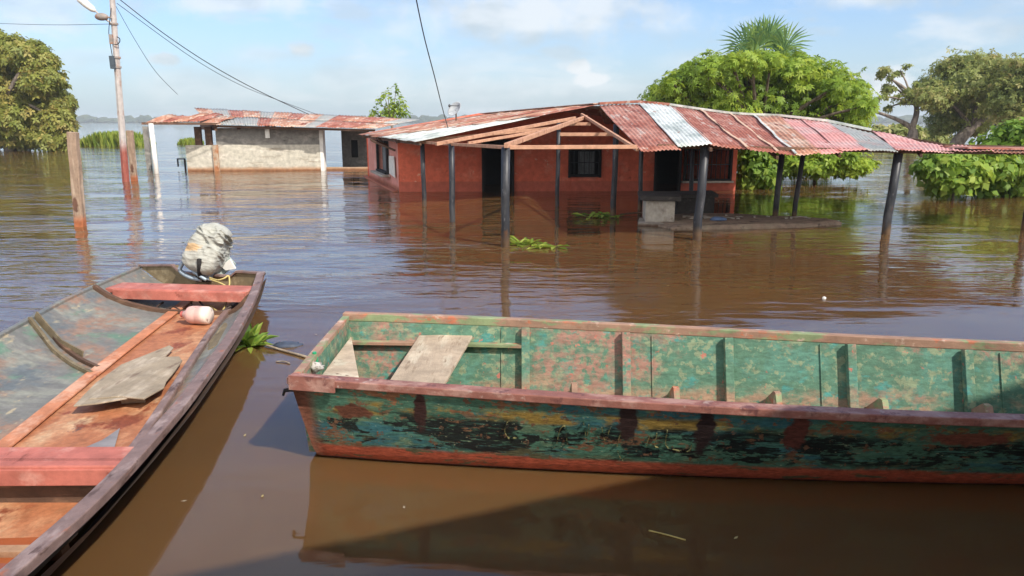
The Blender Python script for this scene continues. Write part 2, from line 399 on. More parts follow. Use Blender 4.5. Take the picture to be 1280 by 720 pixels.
def airy(cl, n, f=.42, out=.95):
    res = []
    for c, r_ in cl:
        for _ in range(n):
            d = Vector((random.gauss(0, 1), random.gauss(0, 1), random.gauss(0, 1))).normalized() * out * random.uniform(.5, 1)
            s_ = f * random.uniform(.6, 1.2); res.append((Vector(c) + Vector((d.x * r_[0], d.y * r_[1], d.z * r_[2])), (r_[0] * s_, r_[1] * s_, r_[2] * s_ * .7)))
    return res
def pcl(lst, Y, dy=.5):
    k = Y / F; return [(D(px, py, Y + random.uniform(-dy, dy)), (rx * k, rx * k, rz * k)) for px, py, rx, rz in lst]
# big round tree on the left
def tree_left():
    Y = 54; base = P(22, 187); base = Vector((base.x, Y, 0))
    t = empty('broadleaf_tree', base, 'large dense olive green tree standing in the water at the left edge', 'tree')
    cl = []
    for px, py, rx, rz in [(10, 65, 24, 18), (38, 72, 22, 17), (8, 100, 26, 20), (55, 100, 22, 16), (30, 125, 26, 18), (72, 128, 17, 16), (10, 150, 28, 20), (48, 152, 24, 18),
                           (74, 155, 17, 18), (30, 172, 30, 12), (66, 174, 22, 12), (-20, 120, 35, 35), (-40, 90, 30, 30), (-20, 165, 35, 18), (58, 78, 13, 10), (-12, 62, 25, 20), (82, 145, 9, 20)]:
        k = Y / F; c = D(px, py, Y + random.uniform(-2, 1.5)); cl.append((c, (rx * k * 1.02, rx * k * 1.0, rz * k * 1.05)))
    limbs(MB(), base + Vector((0, 0, -1)), D(14, 128, Y), cl, .35, 1, .5).tube(smooth_path([D(8, 120, Y - 2), D(22, 95, Y - 2.2), D(34, 78, Y - 1.6), D(36, 66, Y)], 4), .13, 6).build('trunk', m_bark2, t, smooth=True)
    cl = airy(cl, 4, .45, 1.05) + cl + cl
    leaves('crown', cl, 24000, .36, l_olive, t, shape='tuft', inner=.4, floor=0.02)
tree_left()

# lime tree and fan palm behind the house
def tree_mid():
    Y = 27.5; k = Y / F; base = Vector((D(950, 200, Y).x, Y, 0))
    t = empty('lime_green_tree', base, 'wide lime green tree with large lobed leaves directly behind the tin roof', 'tree')
    cl = []
    for px, py, rx, rz in [(835, 128, 30, 22), (870, 108, 34, 24), (905, 96, 30, 20), (945, 92, 36, 20), (985, 95, 34, 20), (1022, 106, 32, 22), (1055, 122, 30, 24), (1072, 145, 18, 22),
                           (850, 140, 40, 22), (900, 130, 45, 25), (960, 125, 45, 28), (1015, 135, 42, 26), (1060, 150, 28, 20), (940, 160, 60, 25), (1010, 168, 55, 25), (960, 195, 40, 22), (1010, 200, 36, 18),
                           (935, 215, 22, 20), (1050, 190, 28, 16), (860, 165, 40, 20), (890, 190, 40, 22)]:
        cl.append((D(px, py, Y + random.uniform(-1.2, 1.6)), (rx * k * .9, rx * k, rz * k * .9)))
    for q in range(26): px = random.uniform(815, 1082); yt = 72 + 62 * abs((px - 948) / 140) ** 2.2; cl.append((D(px, yt + random.uniform(-2, 14), Y + random.uniform(-2.5, .5)), (.34, .4, .26)))
    limbs(MB(), base + Vector((0, 0, -1)), D(950, 178, Y), cl, .2, 1, .3).build('trunk', m_bark, t, smooth=True)
    cl += pcl([(830, 120, 22, 16), (852, 104, 26, 18), (880, 92, 28, 18), (915, 84, 30, 16), (955, 82, 34, 16), (995, 84, 30, 16), (1030, 96, 28, 18), (1060, 112, 24, 18), (1076, 132, 18, 20), (820, 140, 20, 14)], Y, 1.2)
    leaves('crown', cl, 17000, .19, l_lime, t, shape='palm', inner=.25, up=.5, droop=.25, floor=.12, tail=.12)
tree_mid()
def palm():
    Y = 33; c = D(955, 74, Y); base = Vector((c.x + .4, Y, 0)); rr = random.Random(5)
    t = empty('fan_palm', base, 'fan palm with spiky fronds poking out above the lime green tree', 'palm tree')
    MB().tube(smooth_path([base + Vector((0, 0, -1)), base + Vector((.1, 0, 2)), c], 6), [.2, .19, .18, .18, .17, .17, .16, .16, .16, .15, .15, .15, .14], 10).build('trunk', m_bark, t, smooth=True)
    m = MB(); T = []
    for ang, el, ln in [(-80, 12, 1.25), (-60, 30, 1.5), (-42, 48, 1.35), (-18, 68, 1.35), (2, 84, 1.2), (22, 66, 1.4), (45, 45, 1.45), (62, 30, 1.5), (80, 10, 1.2), (-70, 0, 1.2), (70, -2, 1.1), (-30, 30, 1.1), (30, 25, 1.0), (10, 50, 1.2), (-8, 40, 1.1)]:
        ry = rr.uniform(-.7, .7)
        d = Vector((math.sin(R(ang)) * math.cos(R(el)) * 1, ry * math.cos(R(el)), math.sin(R(el)))).normalized()
        hub = c + d * ln * .62; m.tube([c, hub], [.03, .02], 5)
        u = d.cross(Vector((0, 1, 0.2))).normalized(); nn = d.cross(u).normalized()
        for q in range(26):
            a = R(-125 + 250 * q / 25); dv = (d * math.cos(a) + u * math.sin(a) + nn * rr.uniform(-.18, .18)).normalized(); L_ = ln * .92 * rr.uniform(.85, 1.08) * (1 - .18 * abs(math.sin(a)))
            sd_ = dv.cross(nn).normalized() * .038; mid = hub + dv * L_ * .55; tip = hub + dv * L_ + Vector((0, 0, -.14 * L_))
            m.add([hub, mid + sd_ + nn * .01, tip, mid - sd_ - nn * .01], [(0, 1, 2, 3)])
    o = m.build('fronds', l_palm, t); me = o.data; at = me.attributes.new('tint', 'FLOAT', 'POINT')
    at.data.foreach_set('value', np.repeat(rng.random(len(me.vertices) // 4 + 1), 4)[:len(me.vertices)].astype(np.float32))
palm()

# dusty trees far right
def tree_right():
    Y = 50; k = Y / F; rr = random.Random(2)
    base = Vector((D(1190, 180, Y).x, Y, 0))
    t = empty('dusty_spreading_tree', base, 'big dusty olive tree with a leaning trunk and bare limb reaching left', 'tree')
    cl = [(D(px, py, Y + rr.uniform(-1.5, 1.5)), (rx * k, rx * k, rz * k)) for px, py, rx, rz in
          [(1208, 84, 26, 17), (1190, 108, 28, 20), (1225, 105, 28, 22), (1168, 122, 20, 15), (1200, 135, 30, 18), (1180, 152, 18, 14), (1232, 135, 26, 18), (1240, 82, 12, 12),
           (1105, 92, 9, 9), (1125, 88, 9, 6), (1112, 108, 9, 8), (1102, 122, 6, 6), (1128, 118, 9, 9), (1145, 112, 12, 10), (1110, 135, 6, 5), (1215, 160, 22, 10)]]
    m = MB(); fk = D(1215, 160, Y)
    m.tube(smooth_path([base + Vector((0, 0, -.5)), D(1197, 178, Y), D(1212, 162, Y), D(1235, 140, Y), D(1245, 110, Y)], 4), [.5, .48, .46, .44, .42, .4, .38, .36, .34, .3, .27, .24, .2, .17, .14, .12, .1], 9)
    m.tube(smooth_path([D(1140, 182, Y), D(1141, 165, Y), D(1137, 158, Y), D(1118, 148, Y), D(1095, 140, Y)], 4), [.4, .38, .36, .33, .3, .26, .22, .2, .18, .16, .15, .13, .12, .11, .1, .09, .08], 8)
    m.tube(smooth_path([D(1140, 160, Y), D(1146, 140, Y), D(1142, 122, Y), D(1128, 108, Y), D(1112, 98, Y)], 4), [.22, .2, .2, .18, .18, .16, .15, .14, .13, .12, .1, .1, .09, .08, .07, .06, .05], 7)
    for c, r in cl[:8]: m.tube(smooth_path([fk, fk.lerp(c, .5) + Vector((0, 0, .4)), c], 4), [.2, .17, .15, .12, .1, .09, .08, .06, .05], 6)
    for c, r in cl[8:15]: m.tube(smooth_path([D(1142, 130, Y), D(1142, 130, Y).lerp(c, .6) + Vector((0, 0, .15)), c], 3), [.09, .08, .07, .06, .05, .04, .03], 5)
    m.build('trunk', m_bark2, t, smooth=True)
    cl = airy(cl, 5, .5, 1.1) + cl[:8]
    leaves('crown', cl, 13000, .25, l_dusty, t, shape='tuft', inner=.0, droop=.5, floor=.3, tail=.3)
    Y2 = 46; k = Y2 / F; b2 = Vector((D(1262, 180, Y2).x, Y2, 0))
    t2 = empty('dusty_spreading_tree', b2, 'brownish olive tree cut off by the right edge of the picture, beside the leaning trunk', 'tree')
    cl2 = [(D(px, py, Y2 + rr.uniform(-1, 1)), (rx * k, rx * k, rz * k)) for px, py, rx, rz in
           [(1268, 92, 24, 16), (1290, 110, 26, 24), (1262, 120, 20, 18), (1272, 145, 22, 18), (1300, 150, 26, 22), (1310, 90, 25, 20)]]
    limbs(MB(), b2 + Vector((0, 0, -.5)), D(1264, 158, Y2), cl2, .26, 1, .4).build('trunk', m_bark2, t2, smooth=True)
    cl2 = airy(cl2, 5, .5, 1.1) + cl2
    leaves('crown', cl2, 9000, .25, l_dusty, t2, shape='tuft', inner=.0, droop=.5, floor=.3, tail=.3)
tree_right()

def bush(name, label, cl, n, size, mat, shape, base, cat='bush', group=None, stem=True, r0=.05, kw={}):
    t = empty(name, base, label, cat, group)
    if stem: limbs(MB(), Vector(base) + Vector((0, 0, -.3)), Vector(base) + Vector((0, 0, .45)), cl, r0, 1, .1).build('stem', m_bark, t, smooth=True)
    leaves('foliage', cl, n, size, mat, t, shape=shape, **kw); return t
Yb = 19.8
bush('broad_leaved_shrub', 'bright green large-leaved shrub hanging over the water beyond the leaning black post',
     pcl([(1172, 205, 22, 14), (1198, 200, 26, 15), (1185, 228, 24, 14), (1212, 215, 22, 14), (1160, 212, 14, 10), (1195, 190, 24, 8)], Yb), 2400, .20, l_bush, 'broad', Vector((D(1190, 245, Yb).x, Yb, 0)), kw=dict(inner=.1, up=.6, droop=.8, floor=.06, tail=.16))
bush('broad_leaved_shrub', 'taller bright green large-leaved shrub rising past the far right end of the tin roof',
     pcl([(1245, 205, 28, 18), (1275, 215, 26, 20), (1235, 232, 26, 14), (1272, 165, 24, 14), (1248, 180, 24, 12), (1295, 190, 26, 25), (1265, 240, 24, 12), (1300, 235, 24, 20)], Yb + .6), 4000, .20, l_bush, 'broad', Vector((D(1265, 245, Yb + .6).x, Yb + .6, 0)), kw=dict(inner=.1, up=.6, droop=.8, floor=.06, tail=.16))
bush('distant_thicket', 'dark green thicket on the water under the bare limb of the dusty tree',
     pcl([(1100, 168, 16, 9), (1130, 166, 20, 9), (1160, 172, 22, 10), (1085, 180, 18, 10), (1120, 185, 24, 10)], 60, 2), 2600, .5, l_dusty, 'tuft', Vector((D(1125, 185, 60).x, 60, 0)), cat='thicket', r0=.12, kw=dict(floor=.1))
bush('waterside_bush', 'yellow green low bush at the water edge right of the house, seen under the roof',
     pcl([(985, 205, 24, 14), (1020, 208, 26, 11), (1060, 210, 24, 9), (1000, 192, 30, 12), (1045, 196, 24, 10), (1085, 205, 12, 6)], 25, .6), 2200, .22, l_lime, 'tuft', Vector((D(1020, 220, 25).x, 25, 0)), kw=dict(up=.9, floor=.03))
bush('dark_creeper_bush', 'dark leafy creeper bush touching the right end of the red wall',
     pcl([(940, 205, 18, 14), (935, 225, 16, 12), (955, 218, 16, 14), (965, 232, 9, 6), (945, 190, 16, 12)], 22.8, .3), 1500, .2, l_bush, 'broad', Vector((D(942, 238, 22.8).x, 22.8, 0)), kw=dict(up=.3, floor=.02))
# twiggy young tree behind the grey house
def twig_tree():
    Y = 40; base = Vector((D(490, 160, Y).x, Y, 0)); rr = random.Random(9)
    t = empty('twiggy_sapling', base, 'young tree with thin upright twigs behind the grey house roof', 'tree')
    fk = D(490, 152, Y); m = MB().tube([base + Vector((0, 0, -.5)), fk], [.09, .07], 7); cl = []
    for px, py in [(468, 138), (474, 128), (480, 120), (486, 116), (495, 112), (500, 124), (505, 132), (492, 128), (464, 144), (484, 134)]:
        e = D(px, py, Y + rr.uniform(-.4, .4)); m.tube(smooth_path([fk, fk.lerp(e, .5) + Vector((rr.uniform(-.1, .1), 0, .1)), e], 4), [.035, .03, .028, .026, .024, .02, .018, .014, .01], 5); cl.append((e, (.16, .16, .26)))
    k = Y / F; cl += [(D(495, 136, Y), (13 * k, 10 * k, 9 * k)), (D(484, 142, Y), (12 * k, 10 * k, 5 * k)), (D(504, 142, Y), (8 * k, 8 * k, 6 * k))]
    m.build('trunk', m_bark2, t, smooth=True); leaves('crown', cl, 650, .2, l_lime, t, shape='leaf', inner=.1, up=.6)
twig_tree()
# reed islands in the open water
def reed(name, label, px0, px1, y, hpx, n, group=None):
    Y = P(px0, y).y; m = MB(); x0 = D(px0, y, Y).x; x1 = D(px1, y, Y).x; hh = hpx * Y / F; rr = random.Random(px0); tn = []
    for i in range(n):
        u = rr.random(); x = x0 + (x1 - x0) * u; y_ = Y + rr.uniform(0, (x1 - x0) * .5); edge = (1 - abs(2 * u - 1) ** 3)
        h_ = hh * rr.uniform(.45, 1) * (.35 + .65 * edge); a = rr.uniform(0, 6.28); w_ = hh * .09; lx = rr.uniform(-.35, .35) * h_; ly = rr.uniform(-.3, .3) * h_
        b_ = Vector((x, y_, -.02)); s_ = Vector((math.cos(a), math.sin(a), 0)) * w_
        m.add([b_ - s_ * .4, b_ + s_ * .4, b_ + s_ + Vector((lx * .5, ly * .5, h_ * .6)), b_ + Vector((lx, ly, h_)), b_ - s_ + Vector((lx * .5, ly * .5, h_ * .6))], [(0, 1, 2, 3, 4)]); tn += [rr.random()] * 5
    o = m.build(name, l_grass, loc=(0.5 * (x0 + x1), Y, 0)); at = o.data.attributes.new('tint', 'FLOAT', 'POINT'); at.data.foreach_set('value', np.array(tn, dtype=np.float32))
    tag(o, label, 'reeds', group)
G = 'clumps of reeds in the open water'
reed('reed_clump', 'long yellow green reed clump between the left tree and the utility pole', 97, 176, 183, 20, 2600, G)
reed('reed_clump', 'small yellow green reed clump seen between the posts of the grey house porch', 221, 250, 181, 10, 500, G)

# ---------------------------------------------------------------- common materials
m_red = wmat('red_limewash_wall', (.68, .155, .09), [((.72, .25, .17), [('n', (1.2, 1.2, 1.6), .5, .7)]), ((.46, .10, .06), [('n', (2, 2, 2), .60, .63), ('z', 1.0, .4, .1)]), ((.70, .40, .28), [('n', (5, 5, 5), .66, .68)]), ((.20, .045, .03), [('z', .16, .02, .03, 4)]), ((.50, .13, .085), [('z', .32, .27, .006, 2)]), ((.42, .08, .045), [('n', (3, 3, .6), .55, .75), ('z', .9, .2, .1)])], rough=.9, bump=.25, vary=.08, spec=.1)
m_red_skylit = wmat('skylit_limewash_wall', (.66, .28, .23), [((.70, .38, .33), [('n', (1.5, 1.5, 1), .5, .7)]), ((.38, .13, .08), [('z', .2, .04, .03, 4)])], rough=.9, bump=.25, vary=.07)  # paler, pinker red: sky light on the open side put into the colour
m_rust = wmat('rusty_tin', (.30, .10, .065), [((.42, .20, .15), [('n', (2.5, 1.0, 1.5), .45, .62)]), ((.46, .34, .29), [('n', (7, 1.1, 3), .56, .64)]), ((.14, .035, .022), [('n', (3.5, .8, 2), .55, .7)]), ((.45, .28, .2), [('n', (5, 2, 5), .64, .74)])], rough=.7, metallic=.1, vary=.14)
m_rust2 = wmat('orange_rusty_tin', (.40, .19, .12), [((.54, .38, .29), [('n', (2, 1.0, 1.5), .45, .6)]), ((.50, .46, .40), [('n', (6, 1.1, 3), .55, .63)]), ((.2, .05, .025), [('n', (3, .8, 2), .52, .7)]), ((.50, .40, .32), [('n', (4, 1.2, 4), .6, .72)])], rough=.7, metallic=.1, vary=.14)
m_zinc = wmat('pale_zinc_tin', (.68, .70, .65), [((.38, .42, .38), [('n', (2, 1, 2), .45, .65)]), ((.36, .16, .09), [('n', (6, 3, 6), .63, .72)])], rough=.5, metallic=.25, vary=.1)
m_ptin = wmat('pink_faded_tin', (.58, .27, .24), [((.58, .38, .35), [('n', (1.4, 1.4, 1), .45, .65)]), ((.34, .08, .05), [('n', (3, 1, 3), .56, .7)])], rough=.6, metallic=.1, vary=.1)
m_gtin = wmat('grey_tin', (.34, .35, .33), [((.46, .34, .30), [('n', (2, 1, 2), .5, .68)]), ((.3, .1, .07), [('n', (5, 3, 5), .62, .7)])], rough=.6, metallic=.2, vary=.1)
m_blackpole = wmat('black_painted_steel', (.022, .024, .03), [((.16, .16, .17), [('n', (22, 22, 7), .62, .68)]), ((.12, .075, .045), [('z', .26, .08, .05, 6)]), ((.10, .045, .025), [('n', (12, 12, 6), .56, .66), ('z', .9, .15, .08)]), ((.06, .06, .065), [('n', (5, 5, 1.5), .5, .65)])], rough=.45, vary=.15)
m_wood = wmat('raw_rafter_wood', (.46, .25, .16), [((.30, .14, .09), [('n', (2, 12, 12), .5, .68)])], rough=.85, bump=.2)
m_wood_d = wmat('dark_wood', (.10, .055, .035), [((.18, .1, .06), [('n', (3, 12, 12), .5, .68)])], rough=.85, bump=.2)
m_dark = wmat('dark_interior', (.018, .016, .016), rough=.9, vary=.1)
m_greyconc = wmat('grey_block_and_eave_shade', (.20, .19, .175), [((.30, .28, .25), [('n', (1.3, 1.3, 3), .48, .65)]), ((.12, .11, .10), [('n', (2, 2, 5), .58, .72)])], rough=.95, bump=.4)  # grey of the rear room; also carries the front wall's eave shade
m_cream = wmat('cream_plaster', (.48, .45, .38), [((.56, .52, .45), [('n', (1.2, 1.2, 4), .5, .65)]), ((.33, .29, .23), [('n', (1, 1, 6), .54, .68)]), ((.40, .24, .14), [('z', .22, .06, .03, 2)]), ((.22, .10, .05), [('z', .10, .02, .02, 3)])], rough=.95, bump=.4)
m_conc = wmat('stained_concrete', (.40, .36, .31), [((.26, .22, .18), [('n', (4, 4, 4), .5, .65)]), ((.10, .06, .04), [('z', .10, .0, .02)])], rough=.9, bump=.4)
m_soot = wmat('sooty_concrete', (.05, .045, .042), [((.12, .10, .085), [('n', (6, 6, 6), .55, .7)])], rough=.95, bump=.4)
m_white = wmat('white_paint', (.72, .70, .66), [((.5, .45, .38), [('n', (8, 8, 8), .58, .7)])], rough=.6, vary=.06)

def sheet(name, a, b, c, d, mat, parent, pitch=.085, amp=.009, over=.0, nv=8, warp=.02):
    """corrugated tin: a-b top edge, d-c bottom edge"""
    a, b, c, d = map(Vector, (a, b, c, d)); wd = .5 * ((b - a).length + (c - d).length); n = max(2, round(wd / pitch))
    nrm = (b - a).cross(d - a).normalized()
    if nrm.z < 0: nrm = -nrm
    s1 = random.random() * 9; end = random.uniform(-.03, .05)
    def fn(u, v):
        vv = v * (1 + over + end * (v > .99) * 0.5)
        p = a.lerp(b, u).lerp(d.lerp(c, u), vv)
        return p + nrm * (amp * math.sin(2 * math.pi * n * u) + warp * mnoise.noise(Vector((u * 1.3 + s1, vv * 3, s1))))
    m = MB().grid(fn, n * 8, nv); o = m.build(name, mat, parent, smooth=True, solid=.003); return o

# ---------------------------------------------------------------- red house
FL = Vector((-3.29, 21.78, 0)); BL = Vector((-5.35, 28.0, 0)); FR = Vector((6.66, 22.3, 0)); BR = Vector((4.7, 28.6, 0))
hs = empty('red_house', (1, 23, 0), 'flooded red house with a wide patched tin roof on black posts', 'house')
A = D(748, 131, 19); RG = D(604, 143, 28); EL1 = D(448, 168, 27); EL2 = D(519, 177, 17.3)
slope_dir = Vector((.945, .327, 0))
def roof_z(x, y):
    s = (Vector((x, y, 0)) - Vector((EL2.x, EL2.y, 0))).dot(slope_dir)
    return 1.56 + (.85 * s / 4.85 if s < 4.85 else .85 - .82 * (s - 4.85) / 6.0)
def wall_poly(mb, p, q, holes, th, n=14, inward=(0, 1, 0)):
    """wall from p to q following the roof underside, with rectangular openings (u0,u1,z0,z1)"""
    p = Vector(p); q = Vector(q); L_ = (q - p).length; us = sorted(set([0, L_] + [h for o in holes for h in o[:2]] + [L_ * i / n for i in range(n + 1)]))
    off = Vector(inward).normalized() * th
    for i in range(len(us) - 1):
        u0, u1 = us[i], us[i + 1]
        if u1 - u0 < 1e-4: continue
        a = p.lerp(q, u0 / L_); b = p.lerp(q, u1 / L_); um = (u0 + u1) / 2
        zt0 = roof_z(a.x, a.y) - .05; zt1 = roof_z(b.x, b.y) - .05; segs = [(-.8, None)]
        for o in holes:
            if o[0] - 1e-4 <= um <= o[1] + 1e-4: segs = [(-.8, o[2]), (o[3], None)]
        for z0, z1 in segs:
            if z1 is not None and z1 <= z0: continue
            mb.prism([(a.x, a.y, z0), (b.x, b.y, z0), (b.x, b.y, zt1 if z1 is None else z1), (a.x, a.y, zt0 if z1 is None else z1)], off)
    return mb
def Uf(px): # distance along the front wall for a photo column
    r = ray(px, 240); d = (FR - FL); t = (FL.x * r.y - FL.y * r.x) / (r.x * d.y - r.y * d.x); return t * d.length
fdir = (FR - FL).normalized(); fin = Vector((-fdir.y, fdir.x, 0))
def Zf(py, Y=21.95): return D(640, py, Y).z
doors = [(Uf(604), Uf(641), -.8, Zf(176)), (Uf(818), Uf(848), -.8, Zf(186))]
wins = [(Uf(711), Uf(749), Zf(220), Zf(187)), (Uf(854), Uf(911), Zf(226), Zf(187))]
wl = wall_poly(MB(), FL, FR, doors + wins, .15, 16, fin)
wl.build('front_wall', m_red, hs)
sdir = (BL - FL).normalized(); sin_ = Vector((-sdir.y, sdir.x, 0)) * -1
Ls = (BL - FL).length
def Us(px):
    r = ray(px, 230); d = (BL - FL); t = (FL.x * r.y - FL.y * r.x) / (r.x * d.y - r.y * d.x); return t * d.length
sw = (Us(486), Us(474), .42, 1.38)
wall_poly(MB(), FL - sdir * .0 + fin * .15, BL, [(sw[0] - .15, sw[1] - .15, sw[2], sw[3])], .15, 8, sin_).build('side_wall', m_red_skylit, hs)
# back and right walls in the plain red of the front
wall_poly(MB(), BL, BR, [], .15, 12, -fin).build('back_wall', m_red, hs)
wall_poly(MB(), FR + fin * .15, BR, [], .15, 8, -sin_).build('side_wall', m_red, hs)
def plinth():
    m = MB(); a = FL + Vector((-.10, -.03, 0)); b = BL + Vector((-.10, -.03, 0)); m.beam((a.x, a.y, -.1), (b.x, b.y, -.1), .16, .28); return m
plinth().build('plinth', m_red_skylit, hs, bevel=.02)
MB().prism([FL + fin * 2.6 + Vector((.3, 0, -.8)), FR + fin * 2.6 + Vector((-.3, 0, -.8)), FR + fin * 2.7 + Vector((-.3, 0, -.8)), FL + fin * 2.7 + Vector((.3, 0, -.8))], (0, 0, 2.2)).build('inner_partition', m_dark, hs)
# doors and windows
def opening(o, kind):
    u0, u1, z0, z1 = o; a = FL + fdir * u0; b = FL + fdir * u1
    if kind == 'door':
        fr = MB()
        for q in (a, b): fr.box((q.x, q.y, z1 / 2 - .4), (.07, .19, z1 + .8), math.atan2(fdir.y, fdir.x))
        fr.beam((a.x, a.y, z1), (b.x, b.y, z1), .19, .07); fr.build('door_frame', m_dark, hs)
    else:
        fr = MB(); zc = (z0 + z1) / 2
        for q in (a, b): fr.box((q.x, q.y, zc), (.06, .2, z1 - z0 + .1), math.atan2(fdir.y, fdir.x))
        for zz in (z0, z1): fr.beam((a.x, a.y, zz), (b.x, b.y, zz), .2, .06)
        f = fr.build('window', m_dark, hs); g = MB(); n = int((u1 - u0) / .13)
        for i in range(1, n):
            q = a.lerp(b, i / n) + fin * .05; g.tube([(q.x, q.y, z0), (q.x, q.y, z1)], .011, 6)
        q0 = a + fin * .05; q1 = b + fin * .05; g.beam((q0.x, q0.y, zc), (q1.x, q1.y, zc), .02, .025)
        g.build('window_grille', m_blackpole, f)
opening(doors[0], 'door'); opening(doors[1], 'door'); opening(wins[0], 'window'); opening(wins[1], 'window')
# sheltered things behind the openings: a curtain in the first window, sill on the wide one
cu = MB(); ca = FL + fdir * (wins[0][0] + .28) + fin * .14; cb = FL + fdir * (wins[0][1] - .12) + fin * .14
cu.grid(lambda u, v: ca.lerp(cb, u) + fin * (.02 * math.sin(u * 40)) + Vector((0, 0, wins[0][2] + .04 + (wins[0][3] - wins[0][2] - .1) * v)), 60, 2)
m_curt = wmat('grey_curtain', (.16, .17, .18), rough=.9)
cu.build('curtain', m_curt, hs, smooth=True)
s0 = FL + fdir * (wins[1][0] - .08) - fin * .07; s1_ = FL + fdir * (wins[1][1] + .08) - fin * .07
MB().beam((s0.x, s0.y, wins[1][2] - .05), (s1_.x, s1_.y, wins[1][2] - .05), .16, .06).build('window_sill', m_conc, hs, bevel=.01)
# side window with sill, notice, bracket
def side_pt(u, z, out=0.0): q = FL + sdir * u - sin_ * out; return Vector((q.x, q.y, z))
fr = MB(); mid = (sw[0] + sw[1]) / 2
for u in (sw[0], sw[1]): fr.beam(side_pt(u, sw[2], 0.02), side_pt(u, sw[3], 0.02), .07, .16, up=sdir)
for z in (sw[2], sw[3]): fr.beam(side_pt(sw[0], z, .02), side_pt(sw[1], z, .02), .16, .06)
sfr = fr.build('window', m_dark, hs)
MB().prism([side_pt(sw[0], sw[2], -.14), side_pt(sw[1], sw[2], -.14), side_pt(sw[1], sw[3], -.14), side_pt(sw[0], sw[3], -.14)], -sin_ * -.03).build('pane', m_curt, sfr)
MB().beam(side_pt(sw[0] - .25, sw[2] - .07, .12), side_pt(sw[1] + .2, sw[2] - .07, .12), .26, .07).build('window_sill', m_conc, hs, bevel=.01)
ns0, ns1 = Us(495), Us(488)
MB().prism([side_pt(ns0, .38, .01), side_pt(ns1, .44, .01), side_pt(ns1 - .05, .98, .01), side_pt(ns0 + .1, 1.0, .01)], -sin_ * .02).build('whitewash_panel', m_white, hs)
br = MB(); br.beam(side_pt(.3, 1.18, .03), side_pt(.9, 1.45, .6), .05, .05); br.beam(side_pt(1.7, 1.3, .03), side_pt(1.2, 1.48, .6), .05, .05); br.build('eave_bracket', m_wood_d, hs)

# left roof plane: sheets run from the eave up to the ridge, and the matching right plane behind
ns = 13; mats = [m_zinc, m_rust2, m_rust2, m_zinc, m_rust2, m_rust, m_rust2, m_rust2, m_rust, m_rust2, m_gtin, m_rust, m_rust2]
for i in range(ns):
    u0, u1 = i / ns, (i + 1) / ns + .015; lift = Vector((0, 0, .012 * (i % 2)))
    t0 = A.lerp(RG, u0); t1 = A.lerp(RG, u1); b0 = EL2.lerp(EL1, u0); b1 = EL2.lerp(EL1, u1)
    wf = .66 * (1 - i / 6.5)
    if wf > .05:
        h0 = b0.lerp(t0, wf); h1 = b1.lerp(t1, wf); z3 = Vector((0, 0, .014))
        sheet('roof_sheet', h0 + lift, h1 + lift, b1 + lift, b0 + lift, m_zinc, hs)
        sheet('roof_sheet', t0 + lift + z3, t1 + lift + z3, h1 + (b1 - t1) * .03 + lift + z3, h0 + (b0 - t0) * .03 + lift + z3, m_rust2 if i % 3 else m_rust, hs)
    else: sheet('roof_sheet', t0 + lift, t1 + lift, b1 + lift, b0 + lift, mats[i], hs)
def rdown(p): q = Vector(p) + slope_dir * 6.0; return Vector((q.x, q.y, p[2] - .82 * (p[2] - 1.5) / .9))
for i in range(10):
    u0, u1 = i / 10, (i + 1) / 10 + .02
    t0 = A.lerp(RG, u0) + Vector((0, 0, -.02)); t1 = A.lerp(RG, u1) + Vector((0, 0, -.02)); sheet('roof_sheet', t0, t1, rdown(t1), rdown(t0), m_rust if i % 3 else m_gtin, hs, nv=4)
MB().strip([A + Vector((0, 0, .03)), A.lerp(RG, .5) + Vector((0, 0, .035)), RG + Vector((0, 0, .03))], .3, .02).build('ridge_cap', m_rust2, hs)
# front roof plane
Tp = [(749, 132, 19), (797, 129.5, 19), (838, 133, 18.8), (875, 138.5, 18.5), (912, 143.5, 18.2), (942, 145.5, 18), (972, 146.5, 17.8), (1000, 149.5, 17.5), (1035, 153.5, 17.2), (1090, 165, 16.7), (1140, 175, 16.2), (1190, 184, 15.7), (1240, 185.5, 15.5), (1300, 187, 15.4)]
Ep = [(801, 189, 12.3), (849, 186.5, 12.4), (889, 182, 12.5), (934, 187, 12.6), (972, 192, 12.65), (995, 195, 12.7), (1023, 191, 12.8), (1050, 189.5, 12.9), (1085, 188.5, 13), (1120, 189, 13.1), (1152, 189.5, 13.25), (1190, 190, 13.4), (1240, 190.5, 13.55), (1300, 191, 13.75)]
FM = [m_rust, m_zinc, m_rust, m_rust, m_rust, m_rust2, m_ptin, m_ptin, m_gtin, m_ptin, m_ptin, m_ptin, m_rust]
for i in range(len(FM)):
    t0, t1, b0, b1 = D(*Tp[i]), D(*Tp[i + 1]), D(*Ep[i]), D(*Ep[i + 1])
    ex = (b0 - t0).normalized(); lift = Vector((0, 0, .02 if i % 2 else .0)); side = (t1 - t0).normalized() * .05
    sheet('roof_sheet', t0 + lift, t1 + side + lift, b1 + side * .6 + lift, b0 + lift, FM[i], hs, nv=12, warp=.035)
for i, mt in ((3, m_zinc), (4, m_zinc), (5, m_zinc)):
    a, b = D(*Tp[i]), D(*Ep[i]); MB().strip([a.lerp(b, k / 8) + Vector((.02 * math.sin(k * 2), 0, .035 + .01 * math.sin(k))) for k in range(9)], .045, .012).build('edge_strip', wmat('pale_strip', (.52, .36, .26), rough=.7) if i != 5 else m_zinc, hs)
MB().strip([D(*q) + Vector((0, .05, .05)) for q in Tp[2:10]], .12, .05).build('ridge_cap', m_zinc, hs)
MB().strip([D(*q) + Vector((0, .1, .05)) for q in Tp[:3]], .35, .06).build('ridge_cap', m_rust, hs)
MB().strip([D(*q) + Vector((0, .25, .02)) for q in Tp[2:]], .1, .08).build('ridge_beam', m_wood_d, hs)
